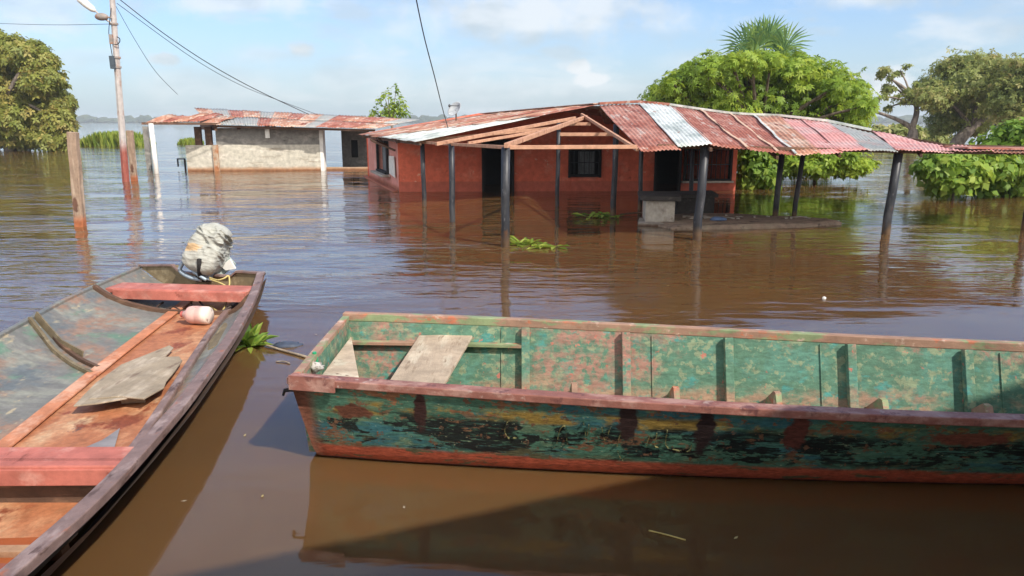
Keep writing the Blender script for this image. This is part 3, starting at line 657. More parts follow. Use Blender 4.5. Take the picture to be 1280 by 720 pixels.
# fill behind: rear slope of the lean-to from the top line down to the wall line
for i in range(0, 12, 1):
    t0, t1 = D(*Tp[i]) + Vector((0, .3, -.03)), D(*Tp[i + 1]) + Vector((0, .3, -.03)); dn = Vector((.5, 2.6, -.42 if i < 9 else -.12))
    sheet('roof_sheet', t0, t1, t1 + dn, t0 + dn, m_rust if i % 2 else m_rust2, hs, nv=3)
# overlapping loose strip at the right end
t0, t1 = D(1192, 184, 14.4), D(1300, 186, 14.4); MB().strip([t0, t1], .9, .03).build('loose_roof_strip', m_rust, hs)

# posts
def hpost(px, py, r, z1, lean=(0, 0), label=None):
    p = P(px, py); jx, jy = random.uniform(-.02, .02), random.uniform(-.02, .02); pts = [p + Vector((0, 0, -.7)), Vector((p.x + jx, p.y + jy, .35)), Vector((p.x + lean[0] * .5, p.y + lean[1] * .5, z1 * .5)), Vector((p.x + lean[0], p.y + lean[1], z1))]
    o = MB().tube(pts, r, 14).build('porch_post', m_blackpole, hs, smooth=True); return o, pts[-1]
pp = {}
for key, px, py, r, z1, ln in [('a', 530, 258, .055, 1.52, (0, 0)), ('b', 566, 277, .06, 1.56, (.0, 0)), ('c', 631, 308, .07, 1.6, (.02, 0)), ('d', 697, 257, .05, 2.0, (0, 0)), ('e', 767, 272, .06, 1.95, (0, 0)),
                               ('f', 872, 300, .075, 1.58, (.04, 0)), ('g', 968, 274, .06, 1.6, (.06, 0)), ('h', 992, 274, .05, 1.6, (.1, 0)), ('i', 1107, 293, .075, 1.45, (.07, 0)), ('j', 1281, 288, .07, 1.45, (.02, 0)),
                               ('k', 799, 262, .05, 1.7, (0, 0)), ('l', 862, 262, .05, 1.7, (0, 0))]:
    pp[key] = hpost(px, py, r, z1, ln)[1]
# rafters and ties
def raf(a, b, w=.07, h=.10, m=m_wood, nm='rafter'): MB().beam(a, b, w * .8, h * .72).build(nm, m, hs, bevel=.006)
apex = D(733, 146, 18.3)
raf(pp['a'] + Vector((-.1, -.1, .03)), D(692, 160, 18.2)); raf(D(545, 180, 15.0), D(719, 147.5, 18.2)); raf(pp['c'] + Vector((0, -.1, .03)), apex, .08, .11)
raf(pp['b'] + Vector((0, 0, .0)), pp['c'] + Vector((0, .02, .0)), .06, .08, m_wood, 'tie_beam')
raf(pp['c'] + Vector((.05, 0, 0)), D(796, 183.5, 12.45), .06, .09, m_wood, 'tie_beam'); raf(D(700, 168, 15.9), D(766, 168, 15.9), .06, .1, m_wood, 'tie_beam')
raf(D(706, 155, 17.2), D(738, 155, 17.2), .06, .1, m_wood, 'tie_beam'); raf(D(585, 179, 15.2), D(700, 160, 17.0), .05, .08)
raf(D(727, 143, 18.5), D(797, 187, 12.6), .07, .08, m_wood, 'verge_board')
raf(pp['a'] + Vector((0, 0, .0)), pp['b'] + Vector((0, 0, .0)), .06, .08, m_wood, 'tie_beam')
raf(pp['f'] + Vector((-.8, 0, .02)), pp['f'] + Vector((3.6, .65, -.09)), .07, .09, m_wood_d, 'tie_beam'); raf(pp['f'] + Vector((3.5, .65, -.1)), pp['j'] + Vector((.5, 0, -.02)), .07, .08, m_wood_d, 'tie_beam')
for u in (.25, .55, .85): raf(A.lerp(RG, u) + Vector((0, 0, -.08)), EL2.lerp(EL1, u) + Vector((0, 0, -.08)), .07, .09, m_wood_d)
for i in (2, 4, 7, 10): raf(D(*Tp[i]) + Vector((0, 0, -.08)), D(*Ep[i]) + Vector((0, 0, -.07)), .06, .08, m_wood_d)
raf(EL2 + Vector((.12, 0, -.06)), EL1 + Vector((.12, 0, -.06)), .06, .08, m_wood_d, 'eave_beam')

# satellite dish on the roof
def dish():
    c = D(570, 138, 24.5); b_ = Vector((c.x, c.y, c.z - .22))
    t = empty('satellite_dish', b_, 'small grey satellite dish on the red house roof', 'satellite dish')
    n = Vector((-.55, -.6, .55)).normalized(); u = n.orthogonal().normalized(); v = n.cross(u); rr_ = .27
    MB().grid(lambda a, q: c + (u * math.cos(a * 6.2832) + v * math.sin(a * 6.2832)) * rr_ * q + n * (.09 * q * q), 28, 6).build('reflector', wmat('grey_dish', (.42, .44, .45), rough=.5), t, smooth=True, solid=.01)
    MB().tube([b_ + Vector((0, 0, -.1)), c], .025, 8).build('mast', m_blackpole, t)
    f_ = c + n * .34 + Vector((0, 0, -.05)); MB().tube([c - u * .2, f_], .012, 6).ellip(f_, (.04, .04, .05), 8, 6).build('feed_arm', m_blackpole, t)
dish()

# washing counter and slab in front of the house
def counter():
    Yc = 14.9
    t = empty('concrete_wash_counter', P(825, 280), 'pale concrete wash counter standing in the water under the porch roof', 'counter')
    a = P(806, 281); b = P(842, 282); z1 = D(820, 250, a.y).z; dv = Vector((.1, 1, 0))
    MB().prism([(a.x, a.y, -.4), (b.x, b.y - .05, -.4), (b.x + .15, b.y + .9, -.4), (a.x + .1, a.y + .9, -.4)], (0, 0, .4 + z1)).build('pier', m_conc, t, bevel=.015)
    MB().prism([(a.x - .12, a.y - .1, z1), (b.x + .10, b.y - .15, z1), (b.x + .25, b.y + 1, z1), (a.x, a.y + 1, z1)], (0, 0, .09)).build('top_slab', m_soot, t, bevel=.015)
    MB().prism([(a.x - .16, a.y - .12, -.3), (b.x + .2, b.y - .25, -.3), (b.x + .4, b.y + .5, -.3), (a.x, a.y + .7, -.3)], (0, 0, .36)).build('plinth', m_conc, t, bevel=.02)
    t2 = empty('sooty_stove_block', P(872, 272), 'sooty dark cooking block beside the pale wash counter', 'stove')
    c = P(846, 274); d = P(897, 272); z2 = D(870, 246, c.y).z
    MB().prism([(c.x + .05, c.y + .3, -.3), (d.x, d.y + .3, -.3), (d.x + .1, d.y + 1.1, -.3), (c.x + .1, c.y + 1.1, -.3)], (0, 0, .3 + z2 - .06)).build('block', m_soot, t2, bevel=.03)
    MB().prism([(c.x, c.y + .2, z2 - .06), (d.x + .05, d.y + .2, z2 - .06), (d.x + .15, d.y + 1.15, z2 - .06), (c.x + .05, c.y + 1.15, z2 - .06)], (0, 0, .07)).build('top_slab', m_soot, t2, bevel=.01)
counter()
def slab():
    pts = [P(x, y) for x, y in [(806, 279), (840, 287), (900, 287), (960, 286), (1010, 284), (1052, 281), (1040, 277), (1005, 276), (960, 274), (920, 272), (880, 270), (845, 270)]]
    c = sum(pts, Vector()) / len(pts); m = MB(); n = len(pts); rings = [(1.0, -.15), (1.0, .03), (.93, .075), (.6, .09), (.25, .1)]
    for k, (s_, z) in enumerate(rings):
        for p in pts: q = c + (p - c) * s_; m.v.append(Vector((q.x, q.y, z + (.04 * mnoise.noise(Vector((q.x * 2, q.y * 2, z))) if z > 0 else 0))))
    for k in range(len(rings) - 1):
        for i in range(n): j = (i + 1) % n; m.f.append((k * n + i, k * n + j, (k + 1) * n + j, (k + 1) * n + i))
    m.f.append(tuple((len(rings) - 1) * n + i for i in range(n)))
    o = m.build('broken_floor_slab', wmat('muddy_slab', (.26, .19, .14), [((.28, .22, .16), [('n', (3, 5, 3), .5, .62)]), ((.06, .04, .03), [('n', (5, 8, 5), .55, .66)])], rough=.9, bump=.8, bscale=(12, 12, 12)), loc=c, smooth=False)
    tag(o, 'muddy broken slab just above the water behind the front porch post', 'slab')
    g = MB(); rr = random.Random(8)
    for i in range(26):
        q = c + Vector((rr.uniform(-1.4, 1.2), rr.uniform(-.15, .4), .09)); a = rr.uniform(0, 3); g.box(q, (rr.uniform(.05, .22), rr.uniform(.03, .08), rr.uniform(.02, .06)), a)
    tag(g.build('rubble', m_conc, loc=c), 'scattered rubble and scraps lying on the muddy slab', 'rubble', kind='stuff')
slab()
def blue_rag():
    c = P(898, 274, .12); o = MB().ellip(c, (.16, .1, .05), 14, 8, lambda d: 1 + .35 * mnoise.noise(d * 2.6)).build('rag', wmat('blue_rag', (.12, .18, .32), rough=.9), loc=c, smooth=True); tag(o, 'small blue grey rag on the muddy slab', 'rag')
blue_rag()

# ---------------------------------------------------------------- grey house
gh = empty('grey_block_house', (-11, 31.5, 0), 'unfinished grey block house with a low rusty tin roof standing in the water', 'house')
Yg = 31.2
def gx(px, Y): return D(px, 200, Y).x
zt = D(300, 160, Yg).z; zc = D(300, 181, Yg).z
x0, x1 = gx(272, Yg), gx(399, Yg)
MB().prism([(x0, Yg, -.8), (x1, Yg + .3, -.8), (x1, Yg + .5, -.8), (x0, Yg + .2, -.8)], (0, 0, .8 + zc)).build('plastered_wall', m_cream, gh)
MB().prism([(x0, Yg + .01, zc), (x1, Yg + .31, zc), (x1, Yg + .5, zc), (x0, Yg + .2, zc)], (0, 0, zt - zc)).build('eave_shade_wall', m_greyconc, gh)  # upper part of the front wall, eave shadow put into its darker grey
MB().prism([(x1 - .02, Yg + .28, -.8), (x1 + .12, Yg + .3, -.8), (x1 + .12, Yg + .7, -.8), (x1 - .02, Yg + .7, -.8)], (0, 0, .8 + zt)).build('wall_end', m_white, gh)
xl = gx(234, Yg); zl = D(250, 181.5, Yg).z
MB().prism([(xl, Yg - .05, -.8), (x0 - .003, Yg - .05, -.8), (x0 - .003, Yg + .15, -.8), (xl, Yg + .15, -.8)], (0, 0, .8 + zl)).build('low_wall', m_cream, gh)
m_orn = wmat('stained_column', (.44, .34, .25), [((.34, .14, .06), [('n', (3, 3, 2), .45, .6)])], rough=.9)
MB().box((x0 - .02, Yg - .08, zc / 2 - .35), (.2, .12, zc + .7)).build('column', m_orn, gh)
# ties under the eave
m = MB()
for px in (301, 336, 344, 366): m.box((gx(px, Yg), Yg + .1, zt + .02), (.14, .16, .16))
m.build('rafter_ends', m_wood_d, gh)
MB().box((gx(336, Yg - .1), Yg - .04, zt - .22), (.17, .06, .36)).build('meter_box', m_white, gh)
# back right room
Yr = 35.0; xa, xb = gx(428, Yr), gx(462, Yr); zr = D(440, 163, Yr).z
wz0, wz1, wxa, wxb = D(440, 197, Yr).z, D(440, 175, Yr).z, gx(439, Yr), gx(448, Yr)
m = MB(); 
for (a, b, c, d) in [(xa, wxa, -.8, zr), (wxb, xb, -.8, zr), (wxa, wxb, -.8, wz0), (wxa, wxb, wz1, zr)]: m.prism([(a, Yr, c), (b, Yr, c), (b, Yr + .2, c), (a, Yr + .2, c)], (0, 0, d - c))
m.build('rear_room_wall', m_greyconc, gh)
f = MB().prism([(wxa, Yr + .15, wz0), (wxb, Yr + .15, wz0), (wxb, Yr + .18, wz0), (wxa, Yr + .18, wz0)], (0, 0, wz1 - wz0)).build('window', m_dark, gh)
MB().prism([(xa + .02, Yr + .3, -.8), (xa + .2, Yr + .3, -.8), (xa + .2, Yr + 3, -.8), (xa + .02, Yr + 3, -.8)], (0, 0, .8 + zr)).build('rear_room_wall', m_greyconc, gh)
Yk = P(430, 213.5).y
MB().prism([(x1 + .13, Yg + .6, -.8), (gx(462, Yg), Yg + .6, -.8), (gx(462, Yg), Yg + .8, -.8), (x1 + .13, Yg + .8, -.8)], (0, 0, .8 + D(430, 209, Yg + .6).z)).build('kerb_wall', m_cream, gh)
# roof
g1, g2, g3, g4 = D(243, 135.5, 35.5), D(524, 150, 35.5), D(468, 161, 30.75), D(262, 155.5, 30.75)
gm = [m_rust2, m_gtin, m_rust, m_rust2, m_gtin, m_rust2, m_rust, m_rust2, m_gtin, m_rust, m_rust2, m_rust, m_rust2, m_gtin]
for i in range(14):
    u0, u1 = i / 14, (i + 1) / 14 + .01; mid0 = .45 + .1 * random.random()
    t0, t1, b0, b1 = g1.lerp(g2, u0), g1.lerp(g2, u1), g4.lerp(g3, u0), g4.lerp(g3, u1); up_ = Vector((0, 0, .015 * (i % 2)))
    sheet('roof_sheet', t0.lerp(b0, mid0 - .03) + up_, t1.lerp(b1, mid0 - .03) + up_, b1 + up_, b0 + up_, gm[(i * 5 + 3) % 14], gh, pitch=.12, amp=.016, nv=4)
    sheet('roof_sheet', t0 + up_ + Vector((0, 0, .02)), t1 + up_ + Vector((0, 0, .02)), t1.lerp(b1, mid0) + up_ + Vector((0, 0, .02)), t0.lerp(b0, mid0) + up_ + Vector((0, 0, .02)), gm[i], gh, pitch=.12, amp=.016, nv=4)
MB().strip([g4 + Vector((.1, .15, -.07)), g3 + Vector((0, .15, -.07))], .08, .09).build('eave_beam', m_wood_d, gh)
MB().prism([g1 + Vector((.15, .1, -.05)), g4 + Vector((.15, .1, -.05)), Vector((g4.x + .15, g4.y + .1, zt - .1)), Vector((g1.x + .15, g1.y + .1, zt - .1))], (.1, 0, 0)).build('gable_board', m_wood_d, gh)
# porch canopy to the left
c0, c1 = D(176, 153, 29.5), D(266, 153.5, 30.6); n = 5
for i in range(n):
    a = c0.lerp(c1, i / n); b_ = c0.lerp(c1, (i + 1) / n + .03); z_ = Vector((0, 0, random.uniform(-.04, .05)))
    sheet('canopy_sheet', a + Vector((.2, 2.0, .30)) + z_, b_ + Vector((.2, 2.0, .30)) + z_, b_ + z_, a + z_, m_rust if i % 2 else m_rust2, gh, pitch=.13, amp=.02, warp=.09, nv=4)
MB().strip([c0 + Vector((.0, .05, -.04)), c1 + Vector((.1, .05, -.04))], .05, .09).build('canopy_beam', m_wood_d, gh)
def rp(px, py, r, z1, m): p = P(px, py); return MB().tube([p + Vector((0, 0, -.7)), Vector((p.x - .03, p.y, z1))], r, 12).build('porch_post', m, gh, smooth=True)
rp(196, 217, .09, c0.z - .04, m_white); 
p = P(190, 211); MB().box((p.x - .1, p.y, .65), (.2, .14, 2.3)).build('porch_post', m_greyconc, gh)
for px in (250, 263): MB().box((gx(px, Yg), Yg + .05, (zl + zt) / 2), (.26, .14, zt - zl + .1)).build('porch_post', m_wood_d, gh)
m = MB(); q = P(232, 212); m.box((q.x, q.y, .22), (.06, .06, .5)).box((q.x - .15, q.y, .45), (.34, .05, .05)).box((q.x - .3, q.y, .3), (.05, .05, .35))
m.build('drain_pipe', m_dark, gh)

# ---------------------------------------------------------------- utility pole, wires, wooden posts
def pole():
    b_ = P(156.5, 227); t = empty('utility_pole', b_, 'tall grey steel utility pole with a rusty foot and a street lamp arm', 'utility pole')
    Y = b_.y; top = D(136, -60, Y)
    m_steel = wmat('galvanised_pole', (.42, .38, .36), [((.26, .07, .05), [('z', 1.5, .9, .1, 2)]), ((.30, .17, .12), [('n', (6, 6, 1.5), .55, .68)])], rough=.6, vary=.1)
    m_g = wmat('weathered_fitting', (.25, .22, .2), [((.3, .14, .08), [('n', (8, 8, 8), .5, .65)])], rough=.7)
    MB().tube([b_ + Vector((0, 0, -.8)), D(148.5, 110, Y), top], [.125, .105, .085], 8).build('pole', m_steel, t)
    a = D(141, 30, Y - .1); j = D(127, 21, Y - .1); e = D(113, 8, Y - .1); l0 = D(119, 14, Y - .1); l1 = D(96, -4, Y - .1)
    MB().tube([a, j], .03, 8).tube([D(140, 22, Y - .1), j], .03, 8).tube([j, e], .03, 8).build('lamp_arm', m_steel, t)
    ld = (l1 - l0); MB().tube([l0, l0 + ld * .15, l0 + ld * .5, l0 + ld * .85, l1], [.05, .1, .12, .11, .04], 12).build('lamp_head', m_white, t, smooth=True)
    MB().ellip(D(127, 21, Y - .15), (.22, .13, .12), 14, 10).build('ballast_box', m_g, t, smooth=True)
    MB().beam(D(138.5, 43, Y - .14), D(139.5, 55, Y - .14), .09, .1).build('junction_box', m_g, t); MB().beam(D(140, 70, Y - .14), D(142, 86, Y - .14), .15, .14).build('junction_box', wmat('blue_grey_box', (.06, .08, .10), rough=.6), t)
    lp = [D(146 + 4 * math.sin(k), 51 - 5 * math.cos(k * .9), Y - .14) for k in (0, 1, 2, 3, 4)]; MB().tube(smooth_path(lp, 4), .015, 5).build('cable_loop', m_dark, t)
    MB().tube(smooth_path([D(139, 10, Y - .12), D(136, 40, Y - .15), D(139, 62, Y - .15), D(144, 90, Y - .15)], 5), .012, 5).build('riser_cable', m_dark, t)
    for yy in (30, 72, 84): c = D(140.3 + yy * .075, yy, Y); MB().tube([c + Vector((0, 0, -.03)), c + Vector((0, 0, .03))], .135, 8).build('pole_band', m_g, t)
pole()
m_wire = wmat('black_cable', (.03, .03, .032), rough=.6, vary=0)
def wire(name, label, pts, r, group='overhead wires'): 
    o = MB().tube(smooth_path(pts, 8), r, 6).build(name, m_wire, loc=pts[0]); tag(o, label, 'wire', group); return o
wire('service_cable', 'thick dark cable sagging from the utility pole to the grey house roof', [D(148, -2, 26), D(205, 42, 27), D(262, 80, 28.5), D(320, 112, 30), D(386, 143, 33)], .015)
wire('service_cable', 'thinner cable running just under the thick one towards the grey house', [D(146, 4, 26), D(240, 72, 29), D(300, 106, 31), D(350, 126, 33), D(410, 148, 36)], .010)
wire('telephone_wire', 'hair-thin wire dropping steeply from the pole past the porch posts', [D(145, 8, 26), D(170, 52, 27), D(195, 90, 28), D(222, 118, 30)], .008)
wire('telephone_wire', 'hair-thin wire leaving the picture to the left above the left tree', [D(139, 30, 26), D(60, 31, 30), D(-40, 28, 34)], .008)
wire('drop_cable', 'single cable hanging from the sky down to the red house roof', [D(518, -12, 14), D(530, 45, 15.2), D(543, 95, 16.6), D(553, 135, 18.2), D(560, 160, 19.4)], .012)
def wpost(px0, py0, px1, py1, w, d, label, topz=None):
    b_ = P(px0, py0); e = D(px1, py1, b_.y); t = b_ + (b_ - e) * .25; t.z = -.6
    m = MB(); n = 9; rr = random.Random(px0)
    pts = [t.lerp(e, k / n) + Vector((rr.uniform(-.008, .008), 0, 0)) for k in range(n + 1)]; m.strip(pts, w, d, up=(0, 1, 0))
    o = m.build('wooden_post', m_oldwood, loc=b_, bevel=.012); tag(o, label, 'post', 'weathered wooden posts')
m_oldwood = wmat('weathered_post_wood', (.30, .21, .15), [((.42, .32, .24), [('n', (9, 9, 1.5), .5, .65)]), ((.12, .06, .04), [('s', (.0, -.08, .42), (.05, .1, .13))]), ((.36, .12, .05), [('z', .28, .08, .03)]), ((.09, .05, .035), [('n', (20, 20, 3), .6, .7)])], rough=.9, bump=.8, bscale=(40, 40, 5))
wpost(100, 283, 91, 165, .175, .14, 'thick weathered wooden post with a knot hole, nearest and left of the utility pole')
wpost(168, 226, 162, 163, .20, .14, 'shorter weathered wooden post just right of the utility pole')

# ---------------------------------------------------------------- left boat (long narrow wooden one)
lb = empty('wooden_longboat', (-3.1, 4, 0), 'long grey blue wooden boat with red thwarts and rusty orange floor', 'boat')
ST = [(8.35, -2.84, -3.10, -3.72, -4.47), (7.28, -2.56, -2.93, -3.56, -4.40), (5.97, -2.27, -2.66, -3.40, -4.20), (4.87, -2.08, -2.42, -3.25, -4.02), (4.1, -1.97, -2.27, -3.15, -3.92),
      (2.94, -1.88, -2.15, -3.08, -3.80), (1.5, -1.98, -2.25, -2.98, -3.62), (0, -2.25, -2.45, -2.85, -3.3), (-1.3, -2.68, -2.7, -2.78, -2.86)]
ST = np.array(sorted(ST)); 
def catm(xs, ys, x):
    i = int(np.clip(np.searchsorted(xs, x) - 1, 0, len(xs) - 2)); t = (x - xs[i]) / (xs[i + 1] - xs[i])
    def sl(j): 
        a, b_ = max(j - 1, 0), min(j + 1, len(xs) - 1); return (ys[b_] - ys[a]) / (xs[b_] - xs[a])
    h = xs[i + 1] - xs[i]; m0, m1 = sl(i) * h, sl(i + 1) * h
    return (2 * t ** 3 - 3 * t * t + 1) * ys[i] + (t ** 3 - 2 * t * t + t) * m0 + (-2 * t ** 3 + 3 * t * t) * ys[i + 1] + (t ** 3 - t * t) * m1
ZR = .29
def lsec(y, dz=0.0, shrink=0.0):
    rr_, rf, lf, lr = [catm(ST[:, 0], ST[:, k], y) for k in (1, 2, 3, 4)]
    sk = .42 * max(0, (y - 7)) / 1.35; pts = []
    for fr_, z in ((0, ZR), (.30, .21), (.52, .13), (.76, .065), (1, .03)): pts.append((rr_ + (rf - rr_) * fr_ - shrink, z + dz))
    for fr_, z in ((1, .03), (.72, .055), (.42, .11), (.18, .19), (0, ZR)): pts.append((lr + (lf - lr) * fr_ + shrink, z + dz))
    w0 = max(rr_ - lr, .1); return [Vector((x, y + sk * (rr_ - x) / w0, z)) for x, z in pts]
ys = np.linspace(-1.3, 8.35, 60)
m_hull_in = wmat('grey_blue_hull_paint', (.165, .16, .145), [((.23, .23, .19), [('n', (1.2, 3.5, 3), .48, .62)]), ((.12, .135, .14), [('n', (2, 1.2, 4), .5, .62)]), ((.26, .16, .11), [('n', (1.3, 1.0, 3), .48, .60), ('n', (20, 8, 20), .36, .54)]), ((.12, .20, .14), [('n', (2.1, 1.7, 3), .57, .68)]), ((.36, .30, .20), [('n', (12, 4, 9), .60, .70)])], rough=.6, bump=.3, vary=.1, vscale=(14, 14, 14))
m_floor = wmat('rusty_orange_floor', (.36, .135, .06), [((.48, .25, .13), [('n', (2.2, 1.1, 2), .46, .62)]), ((.52, .34, .20), [('n', (4, 2, 2), .56, .68)]), ((.21, .055, .025), [('n', (2.6, 2, 2), .55, .64)]), ((.09, .07, .06), [('n', (7, 5, 5), .66, .72)])], rough=.6, bump=.4, vary=.12, vscale=(18, 18, 18))
m_hull_out = wmat('dark_stained_hull', (.13, .09, .07), [((.20, .11, .07), [('n', (3, 3, 6), .5, .65)])], rough=.7, bump=.3)
m_rim = wmat('brown_grey_gunwale', (.19, .125, .11), [((.30, .22, .20), [('n', (6, 2, 6), .5, .64)]), ((.30, .11, .06), [('n', (9, 3, 9), .58, .68)]), ((.10, .06, .05), [('n', (14, 4, 14), .58, .66)])], rough=.55, bump=.3)
m_salmon = wmat('salmon_red_paint', (.42, .13, .095), [((.50, .23, .18), [('n', (4, 4, 4), .5, .66)]), ((.22, .06, .04), [('n', (9, 3, 9), .6, .7)])], rough=.6, bump=.2)
m_stringer = wmat('orange_pink_stringer', (.46, .18, .09), [((.60, .33, .22), [('n', (5, 3, 5), .48, .64)]), ((.25, .08, .04), [('n', (9, 5, 9), .6, .7)])], rough=.7, bump=.3)
m_olive = wmat('olive_brown_board', (.17, .13, .075), [((.26, .21, .13), [('n', (8, 2, 8), .5, .65)]), ((.07, .05, .035), [('n', (4, 4, 4), .58, .7)])], rough=.8, bump=.3)
mo = MB(); mi_ = MB(); secs_o = [lsec(y, -.035, -.03) for y in ys]; secs_i = [lsec(y) for y in ys]
for mb, sc in ((mo, secs_o), (mi_, secs_i)):
    for s_ in sc: mb.v += s_
    for i in range(len(sc) - 1):
        for k in range(9): a = i * 10 + k; mb.f.append((a, a + 1, a + 11, a + 10))
for s_ in mo.v: pass
mo.f.append(tuple(range(10))); 
mo.build('hull', m_hull_out, lb, smooth=True)
# inner skin split in side planking and floor
sp_ = MB(); fl = MB()
for i in range(len(ys) - 1):
    for k in range(9):
        tgt = fl if k in (4,) else sp_; q = [secs_i[i][k], secs_i[i][k + 1], secs_i[i + 1][k + 1], secs_i[i + 1][k]]; tgt.add(q, [(0, 1, 2, 3)])
sp_.build('side_planking', m_hull_in, lb, smooth=True); fl.build('floor', m_floor, lb)
MB().strip([s_[0] + Vector((-.035, 0, .01)) for s_ in secs_i], .082, .05).build('gunwale', m_rim, lb, bevel=.006)
MB().strip([s_[9] + Vector((-.01, 0, .0)) for s_ in secs_i], .05, .035).build('gunwale', m_hull_in, lb, bevel=.006)
MB().strip([s_[5] + Vector((.03, 0, .02)) for s_ in secs_i[8:58]], .11, .022).build('floor_stringer', m_stringer, lb, bevel=.008)
MB().strip([s_[4] + Vector((-.02, 0, .02)) for s_ in secs_i[8:58]], .06, .05).build('floor_stringer', m_rim, lb, bevel=.012)
# transom
st = lsec(8.35); a, b_ = st[9], st[0]; tr = [q.copy() for q in st]
def tp(u, z): q = a.lerp(b_, u); return Vector((q.x, q.y, z))
poly = [tp(0, .30), tp(.30, .34), tp(.34, .26), tp(.76, .25), tp(.80, .32), tp(1, .30), st[2] + Vector((0, 0, -.02)), st[4] + Vector((0, 0, -.06)), st[5] + Vector((0, 0, -.06)), st[7] + Vector((0, 0, -.02))]
MB().prism(poly, (.01, .05, 0)).build('transom', m_olive, lb)
MB().strip([tp(0, .32), tp(.28, .345), tp(.33, .28), tp(.36, .262), tp(.74, .25), tp(.79, .31), tp(1, .31)], .055, .02).build('transom_cap', m_rim, lb)
def thw(p, q, w_, th_, m_, nm='thwart'): MB().beam(p, q, w_, th_).build(nm, m_, lb, bevel=.008)
s_ = lsec(7.86); thw(Vector((s_[9].x + .1, 7.93, .235)), Vector((s_[0].x - .06, 7.74, .235)), .3, .05, m_salmon)
MB().beam(Vector((-4.27, 7.76, .20)), Vector((-2.80, 7.59, .20)), .03, .10).build('thwart_fascia', m_salmon, lb, bevel=.004)
s_ = lsec(3.62); thw(Vector((s_[9].x + .04, 3.64, .25)), Vector((s_[0].x - .07, 3.66, .25)), .24, .04, m_salmon)
MB().beam(Vector((s_[9].x + .1, 3.52, .21)), Vector((s_[0].x - .1, 3.54, .21)), .025, .09).build('thwart_fascia', m_salmon, lb, bevel=.004)
s_ = lsec(3.56)
MB().prism([Vector((q.x, 3.6, q.z)) for q in (s_[9] + Vector((.1, 0, -.02)), s_[7], s_[5], s_[4], s_[2], s_[0] + Vector((-.05, 0, -.02)))], (0, .03, 0)).build('bulkhead', m_wood_d, lb)
def rib(y, w_, h_, m_, lo=0, hi=10): MB().strip(smooth_path([Vector((q.x, q.y, q.z)) + Vector((.012 if k > 5 else -.012 if k < 4 else 0, 0, .018)) for k, q in list(enumerate(lsec(y)))[lo:hi]], 3), w_, h_, up=(0, 0, 1) if False else (0, 1, 0)).build('rib', m_, lb)
rib(7.5, .045, .05, m_wood_d); 
for dy_, w__, m__ in ((0, .03, m_olive), (.14, .025, m_wood_d)):
    pr = [lsec(5.62 + dy_ + .75 * f_)[k_] + Vector((.012, 0, .02)) for k_, f_ in ((5, 0), (6, .22), (7, .5), (8, .78), (9, .95))]
    MB().strip(smooth_path(pr, 4), w__, .03, up=(0, 1, 0)).build('rib', m__, lb)
rib(3.1, .05, .06, m_cream, 2, 8)
mm = MB(); mm.strip([lsec(5.76 + .75 * f_)[k_] + Vector((.012, 0, .014)) for k_, f_ in ((6, .3), (7, .5), (8, .75), (9, .9))], .10, .012, up=(0, 1, 0))
mm.build('patch_board', m_olive, lb)
pud = MB().prism([Vector((-3.02, 3.2, .036)), Vector((-2.2, 3.25, .036)), Vector((-2.18, 2.4, .036)), Vector((-3.0, 2.3, .036))], (0, 0, .006)); 
m_wet = wmat('rusty_bilge_water', (.28, .075, .025), [((.40, .2, .09), [('n', (2, 2, 2), .5, .62)])], rough=.08, vary=.05); pud.build('bilge_water', m_wet, lb)
MB().prism([P(150, 592 - 56, .036), P(128, 551, .036), P(93, 566, .036), P(95, 572, .036), P(140, 572, .036)], (0, 0, .006)).build('repair_patch', wmat('grey_patch', (.22, .20, .20), rough=.6), lb)
MB().prism([P(293, 402, .05), P(280, 405, .04), P(262, 428, .045), P(260, 438, .05), P(276, 430, .1), P(288, 412, .1)], (0, 0, .01)).build('side_patch', m_olive, lb)

# plywood offcuts, bottle, chip of wood
m_ply = wmat('weathered_plywood', (.30, .24, .17), [((.40, .33, .25), [('n', (10, 1.6, 5), .48, .64)]), ((.20, .14, .10), [('n', (16, 2.5, 5), .56, .68)])], rough=.85, bump=.6, bscale=(60, 8, 20), vary=.1)
def board(name, pts, th_, label, mat=m_ply, cat='board'):
    poly = [P(x, y, z) for x, y, z in pts]; o = MB().prism(poly, (0, 0, th_)).build(name, mat, loc=poly[0], bevel=.003); tag(o, label, cat); return o
board('plywood_sheet', [(92, 509, .10), (120, 480, .10), (152, 457, .09), (212, 433, .07), (217, 436, .07), (205, 449, .07), (178, 478, .09), (160, 499, .11), (120, 506, .11)], .012, 'large grey weathered plywood piece with a ragged end on the orange boat floor')
board('plywood_sheet', [(112, 500, .115), (150, 473, .105), (192, 448, .09), (224, 447, .08), (228, 452, .08), (218, 466, .085), (208, 478, .09), (205, 486, .10), (180, 500, .118), (150, 497, .12)], .012, 'second plywood piece lying on top, torn along its right side')
board('wood_block', [(152, 505, .04), (182, 503, .04), (180, 497, .04), (150, 498, .04)], .05, 'small pale wood block wedged under the front edge of the plywood', cat='wood block')
def bottle():
    c = P(248, 404, .04) + Vector((0, 0, .085)); t = empty('plastic_jug', c, 'faded pink white plastic jug lying on its side on the boat floor', 'jug')
    ax = Vector((.97, -.18, 0)).normalized(); prof = [(-.15, .02), (-.148, .035), (-.13, .04), (-.115, .05), (-.09, .08), (-.06, .088), (.0, .09), (.01, .086), (.02, .09), (.11, .09), (.13, .08), (.136, .06), (.13, .035), (.135, .01)]
    MB().tube([c + ax * s_ for s_, r in prof], [r for s_, r in prof], 24).build('body', wmat('pink_plastic', (.62, .38, .33), [((.72, .60, .52), [('x', .03, .09, .01)]), ((.45, .2, .16), [('n', (9, 9, 9), .6, .7)])], rough=.45, vary=.06), t, smooth=True)
    MB().tube([c - ax * .175, c - ax * .148], .032, 16).build('cap', wmat('red_cap', (.5, .12, .1), rough=.5), t)
bottle()
